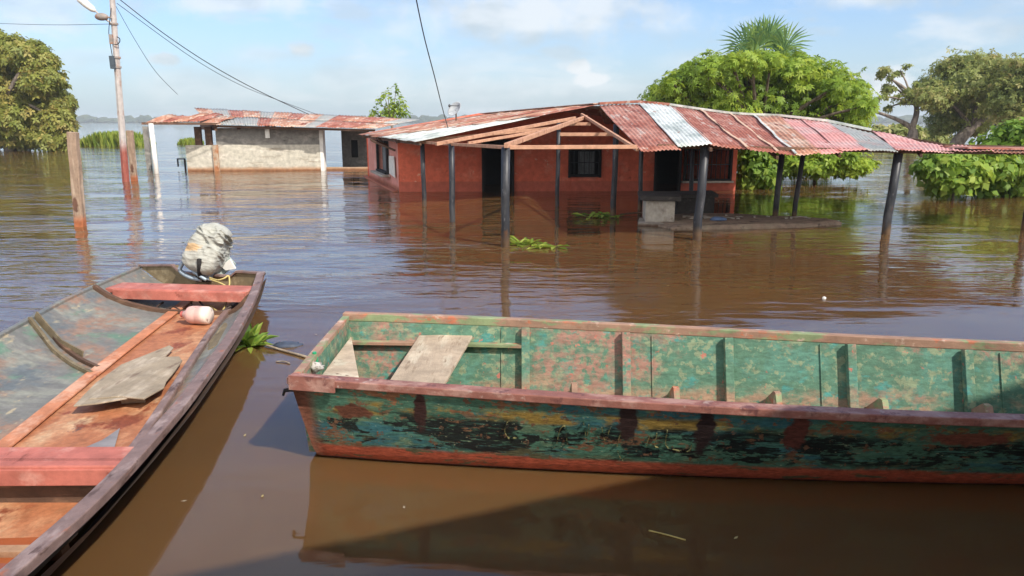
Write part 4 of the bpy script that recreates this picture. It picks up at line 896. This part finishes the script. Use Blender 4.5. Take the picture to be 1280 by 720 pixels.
# outboard motor with cloth cover
def motor():
    Y = 8.55; c = D(262, 311, Y); base = D(258, 352, 8.5)
    t = empty('outboard_motor', (base.x, base.y, .2), 'outboard motor under a wrinkled beige cloth cover on the transom', 'outboard motor')
    ax = Vector((.52, .25, .80)).normalized(); sd_ = Vector((.86, -.1, -.5)); 
    m = MB(); nu, nv = 96, 90
    # silhouette-shaped cover: egg with boxy lower end, folds as real relief
    rot = Matrix.Rotation(R(26), 3, 'Y') @ Matrix.Rotation(R(-12), 3, 'X')
    def prof(v):  # v -1..1
        return (1 - abs(v) ** 4.6) ** .5
    for j in range(nv + 1):
        v = -1 + 2 * j / nv
        for i in range(nu):
            th = 2 * math.pi * i / nu; cx, cy = math.cos(th), math.sin(th); k = 1 / (abs(cx) ** 4.5 + abs(cy) ** 4.5) ** (1 / 4.5)
            r_ = prof(v) * (1 - .20 * max(v, 0) - .06 * v); q0 = Vector((cx * 1.3 + 2, cy * 1.3, v * 4.2 + cx * 1.1)); rn = mnoise.noise(q0 + Vector((0, 0, 1.2 * mnoise.noise(q0 * .6)))); q1 = Vector((cx * 2.1, cy * 2.1 + 7, v * 8 - cx * 2)); rn2 = mnoise.noise(q1)
            up_ = min(1, max(.25, .55 + v * .8)); fold = up_ * (.085 * ((1 - abs(rn)) ** 5 - .35) + .035 * ((1 - abs(rn2)) ** 4 - .3)) + .05 * mnoise.noise(Vector((cx * 1.2, cy * 1.2, v * 1.6)))
            q = Vector((cx * k * r_ * .20, cy * k * r_ * .25, v * .315)); q += Vector((cx, cy, 0)) * fold * prof(v) * .62
            m.v.append(c + rot @ q)
    for j in range(nv):
        for i in range(nu): i2 = (i + 1) % nu; m.f.append((j * nu + i, j * nu + i2, (j + 1) * nu + i2, (j + 1) * nu + i))
    m.build('cloth_cover', wmat('beige_tarp', (.37, .37, .33), [((.42, .42, .38), [('n', (5, 5, 7), .5, .65)]), ((.28, .27, .23), [('n', (8, 8, 14), .58, .70)]), ((.52, .36, .2), [('s', (-.08, -.25, .42), (.14, .3, .05))])], rough=.9, bump=.6, bscale=(50, 50, 70)), t, smooth=True)
    m_st = wmat('grey_blue_metal', (.28, .34, .40), [((.12, .12, .13), [('n', (12, 12, 12), .52, .64)])], rough=.35, metallic=.3)
    b0 = D(252, 338, 8.5)
    MB().box(D(257, 343, 8.52), (.16, .2, .15), 0).build('clamp_bracket', m_dark, t, bevel=.01)
    MB().tube(smooth_path([D(229, 328, 8.42), D(225, 338, 8.4), D(236, 346, 8.38), D(252, 350, 8.38)], 4), .024, 8).build('carry_handle', m_st, t, smooth=True)
    MB().tube(smooth_path([D(242, 340, 8.35), D(250, 345, 8.33), D(258, 350, 8.33)], 4), .02, 8).build('clamp_screw', m_st, t, smooth=True)
    MB().tube([D(249, 324, 8.25), D(249, 334, 8.27), D(250, 347, 8.36)], [.026, .024, .03], 10).build('tiller_grip', m_dark, t, smooth=True)
    MB().beam(D(258, 350, 8.4), D(262, 336, 8.44), .08, .1).build('swivel_mount', m_st, t, bevel=.01)
    MB().beam(D(263, 348, 8.62), D(291, 325, 8.75), .1, .12).beam(D(262, 346, 8.66), D(275, 338, 8.66), .16, .09).build('leg_casing', wmat('pale_green_grey_metal', (.40, .46, .42), [((.2, .24, .24), [('n', (10, 10, 10), .5, .62)])], rough=.4), t, bevel=.012)
    MB().prism([D(276, 333, 8.6), D(287, 324, 8.6), D(294, 336, 8.6), D(282, 338, 8.6)], (0, .04, 0)).build('anode_plate', m_white, t)
    MB().tube([D(263, 350, 8.62), D(266, 390, 8.75)], [.06, .05], 10).build('lower_leg', m_dark, t)
motor()
def rope(name, pts, r, mat, label):
    o = MB().tube(smooth_path(pts, 6), r, 7).build(name, mat, loc=pts[0], smooth=True); tag(o, label, 'rope')
m_yrope = wmat('yellow_rope', (.46, .36, .14), rough=.8); m_brope = wmat('dark_hose', (.05, .035, .03), rough=.6)
rope('yellow_rope', [D(262, 347, 8.34), D(272, 350, 8.3), D(280, 348, 8.3), D(286, 345, 8.34), D(286, 358, 8.2), D(276, 354, 8.2), D(262, 349, 8.3)], .009, m_yrope, 'thin yellow rope tied to the outboard motor along the transom')
rope('yellow_rope', [P(285, 366, .14), P(283, 378, .1), P(277, 390, .06), P(270, 388, .05), P(262, 382, .06), P(252, 384, .05)], .009, m_yrope, 'yellow rope end drooping under the stern thwart')
rope('fuel_hose', [P(236, 371, .18), P(240, 384, .06), P(238, 394, .05), P(228, 390, .05), P(216, 384, .06), P(205, 388, .06), P(196, 384, .08), P(204, 378, .1)], .012, m_brope, 'dark fuel hose looped on the floor under the stern thwart')
rope('fuel_hose', [P(246, 370, .2), P(252, 380, .08), P(262, 388, .06), P(275, 390, .06), P(290, 382, .1)], .011, m_brope, 'second dark hose running to the right under the stern thwart')

# ---------------------------------------------------------------- right boat (green and red plank boat)
gb = empty('green_plank_boat', (1.5, 4.5, 0), 'broad worn green boat with a red brown rim moored across the foreground', 'boat')
def fit(pts, deg): xs = [p[0] for p in pts]; return np.polyfit(xs, [p[1] for p in pts], deg), np.polyfit(xs, [p[2] for p in pts], deg)
nfit = fit([(-1.27, 4.03, .557), (0.09, 3.83, .53), (1.34, 3.66, .51), (2.61, 3.55, .50), (4.0, 3.50, .505), (5.3, 3.55, .53)], 3)
ffit = fit([(-1.23, 5.48, .557), (0.12, 5.39, .53), (1.73, 5.16, .51), (3.5, 4.88, .50), (5.3, 4.62, .53)], 3)
wfit = np.polyfit([-1.22, -.59, .27, 1.55, 2.86, 4.0, 5.3], [4.19, 4.09, 3.99, 3.89, 3.83, 3.82, 3.9], 3)
def gn(x): return Vector((x, np.polyval(nfit[0], x), np.polyval(nfit[1], x)))
def gf(x): return Vector((x, np.polyval(ffit[0], x), np.polyval(ffit[1], x)))
X0, X1 = -1.27, 5.3
def bsec(u, ins=0.0):
    x = X0 + (X1 - X0) * u; e0 = max(0, 1 - u * 12); n_, f_ = gn(x), gf(x); yw = np.polyval(wfit, x); rake = .085 * e0
    wv = .006 * mnoise.noise(Vector((x * 2.3, 0, 1)))
    def L_(z): # near side y at height z
        t = z / n_.z; return yw + (n_.y - yw) * t
    yf = f_.y - .26
    pts = [Vector((x, n_.y, n_.z)), Vector((x + rake * .3, L_(.36) + wv * 2, .36)), Vector((x + rake * .6, L_(.2) + wv, .2)), Vector((x + rake * .85, L_(.075), .075)), Vector((x + rake, L_(0.03) + .02, .02)), Vector((x + rake * 1.3, yw + .14, -.07)), Vector((x + rake * 1.4, yw + .35, -.11)),
           Vector((x + rake * 1.4, yf - .3, -.11)), Vector((x + rake * 1.2, f_.y - .175, -.04)), Vector((x + rake * .6, f_.y - .10, .2)), Vector((x, f_.y, f_.z))]
    return pts
def bsec_in(u):
    x = X0 + .035 + (X1 - X0 - .07) * u; n_, f_ = gn(x), gf(x); yw = np.polyval(wfit, x)
    def nr(z): return yw + (n_.y - yw) * z / n_.z + .03
    def fr_(z): return f_.y - .16 * (1 - z / f_.z) - .03
    return [Vector((x, nr(n_.z), n_.z)), Vector((x, nr(.25), .25)), Vector((x, nr(.04), .04)), Vector((x, fr_(.04), .04)), Vector((x, fr_(.2), .2)), Vector((x, fr_(.38), .38)), Vector((x, fr_(f_.z), f_.z))]
nU = 90; so_ = [bsec(i / nU) for i in range(nU + 1)]; si = [bsec_in(i / nU) for i in range(nU + 1)]
m_gout = wmat('worn_green_hull', (.07, .17, .115), [
    ((.04, .14, .16), [('n', (1.4, 1, 5), .50, .62)]),
    ((.13, .20, .12), [('n', (3.5, 2, 12), .52, .64)]),
    ((.30, .20, .05), [('z', .34, .37, .008, 3), ('z', .46, .42, .01, 3), ('n', (3.5, 1, 6), .47, .57)]),
    ((.012, .018, .017), [('n', (2.4, 1.5, 4.2), .49, .52), ('n', (10, 8, 70), .36, .46), ('z', .12, .17, .02), ('z', .40, .34, .025)]), ((.07, .20, .16), [('n', (3, 3, 40), .57, .62), ('z', .14, .2, .02), ('z', .36, .3, .02)]),
    ((.012, .014, .014), [('n', (5, 3, 22), .56, .60), ('z', .36, .3, .02)]),
    ((.19, .10, .055), [('n', (3, 3, 7), .59, .62), ('n', (30, 20, 60), .42, .5)]),
    ((.24, .11, .055), [('n', (7, 4, 12), .57, .60), ('z', .34, .42, .02)]), ((.16, .085, .05), [('n', (16, 4, 16), .60, .63)]), ((.30, .33, .22), [('n', (26, 10, 60), .64, .67)]),
    ((.38, .085, .045), [('z', .135, .105, .012, 3)]),
    ((.10, .10, .055), [('n', (4, 3, 14), .56, .63), ('z', .22, .16, .02)]),
    ((.035, .02, .018), [('z', .035, .005, .01, 5)]),
    ((.045, .02, .018), [('s', (-2.02, -.6, .40), (.04, .5, .16))]), ((.04, .022, .02), [('s', (-.87, -.7, .40), (.06, .5, .16))]), ((.03, .018, .018), [('s', (-.46, -.75, .36), (.05, .5, .2))]), ((.12, .04, .03), [('s', (.02, -.75, .38), (.06, .5, .16))]),
    ((.13, .05, .03), [('s', (-2.42, -.5, .37), (.13, .5, .05))]), ((.20, .07, .045), [('s', (.9, -.75, .37), (.2, .5, .05))]), ((.20, .07, .045), [('s', (1.6, -.75, .3), (.22, .5, .04))]),
    ((.14, .055, .035), [('x', -2.60, -2.70, .02)])], rough=.62, bump=.5, bscale=(18, 18, 60), vary=.2, vscale=(22, 10, 60), spec=.3)
m_gin = wmat('sunbleached_green_inside', (.08, .175, .115), [((.085, .205, .15), [('n', (4, 4, 4), .50, .58)]), ((.20, .25, .15), [('n', (14, 14, 14), .52, .60)]), ((.30, .16, .12), [('n', (1.3, 1.3, 2.2), .50, .62), ('n', (22, 22, 22), .38, .54)]), ((.31, .20, .13), [('z', .20, .08, .09, 2.2), ('n', (1.6, 1.6, 5), .44, .56), ('n', (26, 26, 26), .34, .5)]), ((.06, .24, .21), [('n', (5, 5, 8), .58, .68)]), ((.40, .14, .10), [('n', (14, 14, 14), .63, .68)])], rough=.7, bump=.4, vary=.15, vscale=(14, 14, 40))
m_brim = wmat('red_brown_rim', (.25, .10, .075), [((.36, .20, .16), [('n', (5, 8, 8), .48, .62)]), ((.13, .05, .045), [('n', (8, 8, 8), .55, .66)]), ((.38, .26, .22), [('n', (12, 12, 12), .60, .68)])], rough=.55, bump=.4, vary=.12)
m_frim = wmat('peeling_pink_green_rim', (.32, .19, .13), [((.22, .27, .14), [('n', (3, 6, 9), .5, .58)]), ((.44, .15, .08), [('n', (5, 6, 9), .56, .63)]), ((.50, .36, .28), [('n', (9, 9, 9), .58, .66)])], rough=.7, bump=.4)
mo = MB(); mi_ = MB()
for mb, sc in ((mo, so_), (mi_, si)):
    k_ = len(sc[0])
    for s_ in sc: mb.v += s_
    for i in range(len(sc) - 1):
        for k in range(k_ - 1): a = i * k_ + k; mb.f.append((a, a + 1, a + k_ + 1, a + k_))
    mb.f.append(tuple(range(k_))); mb.f.append(tuple((len(sc) - 1) * k_ + k for k in reversed(range(k_))))
o = mo.build('hull', m_gout, gb); 
for p_ in o.data.polygons: p_.use_smooth = len(p_.vertices) == 4
mi_.build('inner_planking', m_gin, gb)
xs = np.linspace(X0 - .01, X1, 60)
MB().strip([gn(x) + Vector((0, .035, .0)) for x in xs], .09, .045).build('rim', m_brim, gb, bevel=.006)
MB().strip([gf(x) + Vector((0, -.01, .0)) for x in xs], .065, .06).build('rim', m_frim, gb, bevel=.006)
MB().strip([gn(X0) + Vector((.02, .09, -.0)), gn(X0).lerp(gf(X0), .5) + Vector((.015, 0, 0)), gf(X0) + Vector((.02, -.05, 0))], .05, .03).build('end_rim', m_frim, gb)
MB().strip([gn(x) + Vector((0, -.014, -.005)) for x in np.linspace(X0, X0 + .27, 6)], .012, .085).build('corner_plate', m_brim, gb)
def xin(px, py=440, Y=5.2): return D(px, py, Y).x
def inner_far(x, z): f_ = gf(x); return Vector((x, f_.y - .16 * (1 - z / f_.z) - .03, z))
for px in (657, 782, 905, 1045, 1172):
    x = xin(px, 440, 5.2); MB().strip([inner_far(x, .04) + Vector((0, -.04, 0)), inner_far(x, .27) + Vector((0, -.035, 0)), inner_far(x, gf(x).z - .02) + Vector((0, -.035, 0))], 0.05, .06, up=(1, 0, 0)).build('rib', m_gin, gb, bevel=.004)
for x in (3.55, 4.3, 5.0): MB().strip([inner_far(x, .04) + Vector((0, -.04, 0)), inner_far(x, gf(x).z - .02) + Vector((0, -.035, 0))], .035, .075, up=(0, 1, 0)).build('rib', m_gin, gb, bevel=.004)
for px in (627, 815, 1013, 1210):
    x = xin(px); MB().strip([inner_far(x, .06) + Vector((0, -.006, 0)), inner_far(x, gf(x).z - .04) + Vector((0, -.006, 0))], .009, .009, up=(0, 1, 0)).build('seam_batten', m_gin, gb)
zs = D(440, 429, 5.35).z
MB().strip([inner_far(x, zs) + Vector((0, -.03, 0)) for x in np.linspace(X0 + .05, xin(655), 8)], .06, .02).build('seat_riser', m_frim, gb)
for px, py in ((718, 483), (845, 488), (972, 494), (1105, 503), (1235, 510)):
    q = P(px, py, .17); MB().add([q + Vector((-.02, -.10, -.13)), q + Vector((.02, -.10, -.13)), q + Vector((.02, .22, -.13)), q + Vector((-.02, .22, -.13)), q + Vector((-.02, -.01, .02)), q + Vector((.02, -.01, .02)), q + Vector((.02, .03, .02)), q + Vector((-.02, .03, .02))],
        [(3, 2, 1, 0), (4, 5, 6, 7), (0, 1, 5, 4), (2, 3, 7, 6), (1, 2, 6, 5), (3, 0, 4, 7)]).build('floor_cleat', m_frim, gb)
    MB().beam(q + Vector((0, -.75, -.12)), q + Vector((0, .22, -.12)), .05, .03).build('floor_timber', m_frim, gb)
# faded paint strokes where a name has worn off the hull
def strokes():
    mt = wmat('faded_yellow_paint', (.17, .16, .065), [((.22, .13, .06), [('n', (30, 30, 30), .55, .64)])], rough=.8)
    tt = mt.node_tree; pb = [n for n in tt.nodes if n.type == 'BSDF_PRINCIPLED'][0]; tcn = N(tt, 'ShaderNodeTexCoord'); nn = N(tt, 'ShaderNodeTexNoise'); nn.inputs['Scale'].default_value = 38; nn.inputs['Detail'].default_value = 6
    rm = N(tt, 'ShaderNodeMapRange'); tt.links.new(tcn.outputs['Object'], nn.inputs['Vector']); tt.links.new(nn.outputs[0], rm.inputs[0]); rm.inputs[1].default_value = .47; rm.inputs[2].default_value = .55; tt.links.new(rm.outputs[0], pb.inputs['Alpha'])
    def hp(px, py):
        r = ray(px, py); best = None
        for k in range(1, 2600):
            t = 3.2 + k * .001; q = Vector((0, 0, H)) + r * t
            n_ = gn(q.x); yw = np.polyval(wfit, q.x); yy = yw + (n_.y - yw) * q.z / n_.z
            if q.y >= yy - .001: return q
        return q
    for path in [[(642, 524), (634, 527), (631, 538), (636, 547), (646, 546)], [(696, 553), (700, 536), (706, 532), (708, 545), (709, 554)], [(729, 526), (733, 545), (736, 530)], [(752, 533), (756, 549), (763, 533)],
                 [(834, 537), (832, 556), (845, 562), (862, 562), (864, 548)], [(811, 545), (808, 556)], [(821, 541), (818, 556), (823, 558)], [(776, 540), (771, 558), (777, 574), (783, 568)]]:
        MB().strip(smooth_path([hp(*q) for q in path], 4), .003, .022, up=(0, 1, 0.3)).build('worn_letter', mt, gb)
strokes()

def gboard(name, pts, th_, label, mat, cat='board'):
    poly = [P(*q) for q in pts]; o = MB().prism(poly, (0, 0, th_)).build(name, mat, loc=poly[0], bevel=.006); tag(o, label, cat); return o
m_plank = wmat('sun_bleached_plank', (.40, .31, .22), [((.50, .42, .31), [('n', (12, 2, 5), .5, .65)]), ((.24, .17, .11), [('n', (20, 3, 5), .56, .68)]), ((.15, .09, .06), [('n', (7, 7, 7), .64, .7)])], rough=.85, bump=.5, bscale=(60, 10, 20))
yb = .38
gboard('seat_plank', [(524, 423, zs + .03), (592, 421, zs + .03), (545, 502, zs + .03), (474, 500, zs + .03)], .025, 'sun bleached plank laid across the green boat as a seat', m_plank, 'plank')
gboard('end_deck_board', [(439, 423, zs + .02), (449, 476, zs + .035), (452, 484, zs + .04), (397, 479, zs + .04), (404, 470, zs + .04)], .02, 'speckled cream triangular board over the narrow end of the green boat', wmat('cream_speckled_board', (.47, .37, .27), [((.55, .48, .36), [('n', (6, 6, 6), .5, .62)]), ((.16, .10, .07), [('n', (14, 14, 14), .62, .67)])], rough=.85, bump=.4))
m_ragw = wmat('dirty_white_cloth', (.5, .47, .43), [((.25, .22, .19), [('n', (40, 40, 40), .5, .62)])], rough=.95)
c = P(395, 459, .52); o = MB().ellip(c, (.045, .035, .03), 14, 9, lambda d: 1 + .5 * mnoise.noise(d * 2.5)).build('white_rag', m_ragw, loc=c, smooth=True); tag(o, 'crumpled white rag on the end of the green boat', 'rag')
c = P(394, 456, .50); o = MB().tube([c, c + Vector((0, 0, .05)), c + Vector((0, 0, .055)), c + Vector((0, 0, .085))], [.02, .02, .013, .013], 12).build('small_bottle', wmat('green_plastic', (.02, .30, .13), rough=.3), loc=c); tag(o, 'tiny green plastic bottle beside the white rag', 'bottle')
c = P(366, 482, .5); o = MB().tube([c + Vector((.02, 0, -.02)), c + Vector((-.05, 0, -.03)), c + Vector((-.06, 0, -.06))], [.015, .012, .008], 8).build('mooring_hook', m_dark, gb)

# ---------------------------------------------------------------- floating plants and bits
def floatplant(name, px, py, n, ln, label, seed, up=.7, spread=.12, mat=l_bush):
    c = P(px, py); rr = random.Random(seed); m = MB(); tn = []
    for i in range(n):
        a = rr.uniform(0, 6.28); b_ = c + Vector((rr.uniform(-spread, spread), rr.uniform(-spread, spread) * .5, .004)); L_ = ln * rr.uniform(.5, 1.1); el = rr.uniform(.05, up)
        d = Vector((math.cos(a) * math.cos(el), math.sin(a) * math.cos(el), math.sin(el))); s_ = d.cross(Vector((0, 0, 1))).normalized() * L_ * .11
        p1 = b_ + d * L_ * .35; p2 = b_ + d * L_ * .7 + Vector((0, 0, -.02 * L_)); p3 = b_ + d * L_ + Vector((0, 0, -.18 * L_)); p3.z = max(p3.z, .003)
        m.add([b_, p1 + s_, p2 + s_ * .8, p3, p2 - s_ * .8, p1 - s_], [(0, 1, 2, 3, 4, 5)]); tn += [rr.random()] * 6
    o = m.build(name, mat, loc=c); at = o.data.attributes.new('tint', 'FLOAT', 'POINT'); at.data.foreach_set('value', np.array(tn, dtype=np.float32)); tag(o, label, 'water plant', 'floating water plants')
floatplant('floating_plant', 312, 434, 34, .30, 'bright green water plant floating beside the outer side of the longboat', 1, 1.2, .05)
floatplant('floating_plant', 655, 306, 44, .28, 'yellow green water plant caught on the nearest porch post', 2, .7, .16, l_grass)
floatplant('floating_plant', 683, 309, 34, .30, 'sprawling pale shoots trailing right of the nearest porch post', 3, .35, .16, l_grass)
floatplant('floating_plant', 752, 272, 40, .38, 'dull green water weed among the shaded porch posts', 4, .5, .35)
def stick(name, pts, r, label, mat): o = MB().tube(smooth_path(pts, 4), r, 6).build(name, mat, loc=pts[0], smooth=True); tag(o, label, 'stick')
stick('floating_stick', [P(322, 428, .02), P(350, 437, .012), P(383, 446, .012)], .012, 'thin bamboo stick floating from the green water plant towards the green boat', m_ply)
stick('floating_stick', [P(811, 663, .004), P(832, 668, .006), P(857, 675, .004)], .004, 'short straw coloured stick floating in the dark shade near the camera', wmat('straw', (.5, .38, .12), rough=.8))
stick('floating_stick', [P(775, 268, .03), P(800, 266, .05), P(812, 270, .02)], .02, 'dark branch floating beside the wash counter', m_wood_d)
c = P(359, 432, .0); o = MB().ellip(c, (.12, .07, .035), 16, 9, lambda d: 1 + .45 * mnoise.noise(d * 2.2)).build('floating_sandal', wmat('blue_grey_rubber', (.06, .075, .11), rough=.6), loc=c, smooth=True); tag(o, 'dark blue grey soaked object floating between the two boats', 'debris')
c = P(1030, 374, .0); o = MB().ellip(c + Vector((0, 0, .01)), (.022, .02, .022), 12, 8, lambda d: 1 + .4 * mnoise.noise(d * 3)).build('floating_cup', m_white, loc=c, smooth=True); tag(o, 'tiny white scrap floating in open water beyond the green boat', 'debris')
rr = random.Random(31)
for i, (px, py, lab) in enumerate([(470, 300, 'thin dark twig floating in open water left of the middle'), (905, 318, 'thin dark twig floating right of the front porch post'), (345, 452, 'short pale twig beside the dark soaked object')]):
    c = P(px, py, .006); a = rr.uniform(-.5, .5); L_ = rr.uniform(.12, .3); stick('floating_twig', [c, c + Vector((math.cos(a) * L_ * .5, math.sin(a) * L_ * .5 + .02, .004)), c + Vector((math.cos(a) * L_, math.sin(a) * L_, 0))], .006, lab, m_wood_d if i < 2 else m_ply)
rr = random.Random(77)
for i, (px, py, lab) in enumerate([(328, 620, 'tiny yellow leaf floating between the boats'), (142, 624, 'tiny tan leaf floating beside the longboat gunwale'), (306, 544, 'dark speck of leaf floating in the calm strip between the boats'), (505, 634, 'tiny leaf floating just below the green boat left end'), (920, 672, 'tiny pale leaf floating in the dark shade at lower right'), (395, 418, 'small leaf floating left of the green boat far corner'), (835, 357, 'small brown leaf floating in front of the porch'), (230, 626, 'tiny reddish leaf floating in the brown reflection of the longboat')]):
    c = P(px, py, .004); a = rr.random() * 6; u = Vector((math.cos(a), math.sin(a), 0)) * .018; v = Vector((-math.sin(a), math.cos(a), 0)) * .007
    o = MB().add([c - u, c + v, c + u + Vector((0, 0, .003)), c - v], [(0, 1, 2, 3)]).build('floating_leaf', m_ply if i % 2 else m_yrope, loc=c); tag(o, lab, 'leaf', 'leaves floating on the water')

# ---------------------------------------------------------------- shelter over the photographer (its roof edge casts the shade in the lower right)
sh = empty('shore_shelter', (2, -2, 0), 'tin roofed shelter on the near bank that shades the lower right water', 'shelter')
ed = Vector((1.99, .83, 0)).normalized(); bk = Vector((ed.y, -ed.x, 0)); e0 = Vector((1.02, 4.01, 0)) + SUN * (2.95 / SUN.z) + bk * .04
for i in range(16):
    a = e0 + ed * (-6.5 + i * .9); b_ = e0 + ed * (-6.5 + (i + 1) * .9 + .04)
    sheet('roof_sheet', a + bk * 5 + Vector((0, 0, .7)), b_ + bk * 5 + Vector((0, 0, .7)), b_, a, m_rust if i % 2 else m_gtin, sh, nv=3, warp=.0)
MB().prism([e0 + ed * -6.4 + bk * 4.9 + Vector((0, 0, -3.4)), e0 + ed * 7.8 + bk * 4.9 + Vector((0, 0, -3.4)), e0 + ed * 7.8 + bk * 5 + Vector((0, 0, -3.4)), e0 + ed * -6.4 + bk * 5 + Vector((0, 0, -3.4))], (0, 0, 4.0)).build('back_wall', m_red, sh)
MB().beam(e0 + ed * -6.5 + Vector((0, 0, -.03)), e0 + ed * 7.9 + Vector((0, 0, -.03)), .05, .16).build('fascia_board', m_wood_d, sh)
for u in (-5.5, 6.8): q = e0 + ed * u + bk * 3.2; MB().tube([(q.x, q.y, -.5), (q.x, q.y, 3.35)], .07, 10).build('porch_post', m_blackpole, sh)

# ---------------------------------------------------------------- thin haze over the open water
hz = bpy.data.materials.new('haze_air'); hz.use_nodes = True; ht = hz.node_tree; ht.nodes.clear()
ho = N(ht, 'ShaderNodeOutputMaterial'); hv = N(ht, 'ShaderNodeVolumePrincipled'); hv.inputs['Color'].default_value = (.86, .93, 1, 1); hv.inputs['Density'].default_value = .00045
ht.links.new(hv.outputs[0], ho.inputs['Volume'])
o = MB().prism([(-3600, -310, -2), (3600, -310, -2), (3600, 4300, -2), (-3600, 4300, -2)], (0, 0, 15)).build('haze', hz); tag(o, 'thin pale haze over the open water', kind='stuff')
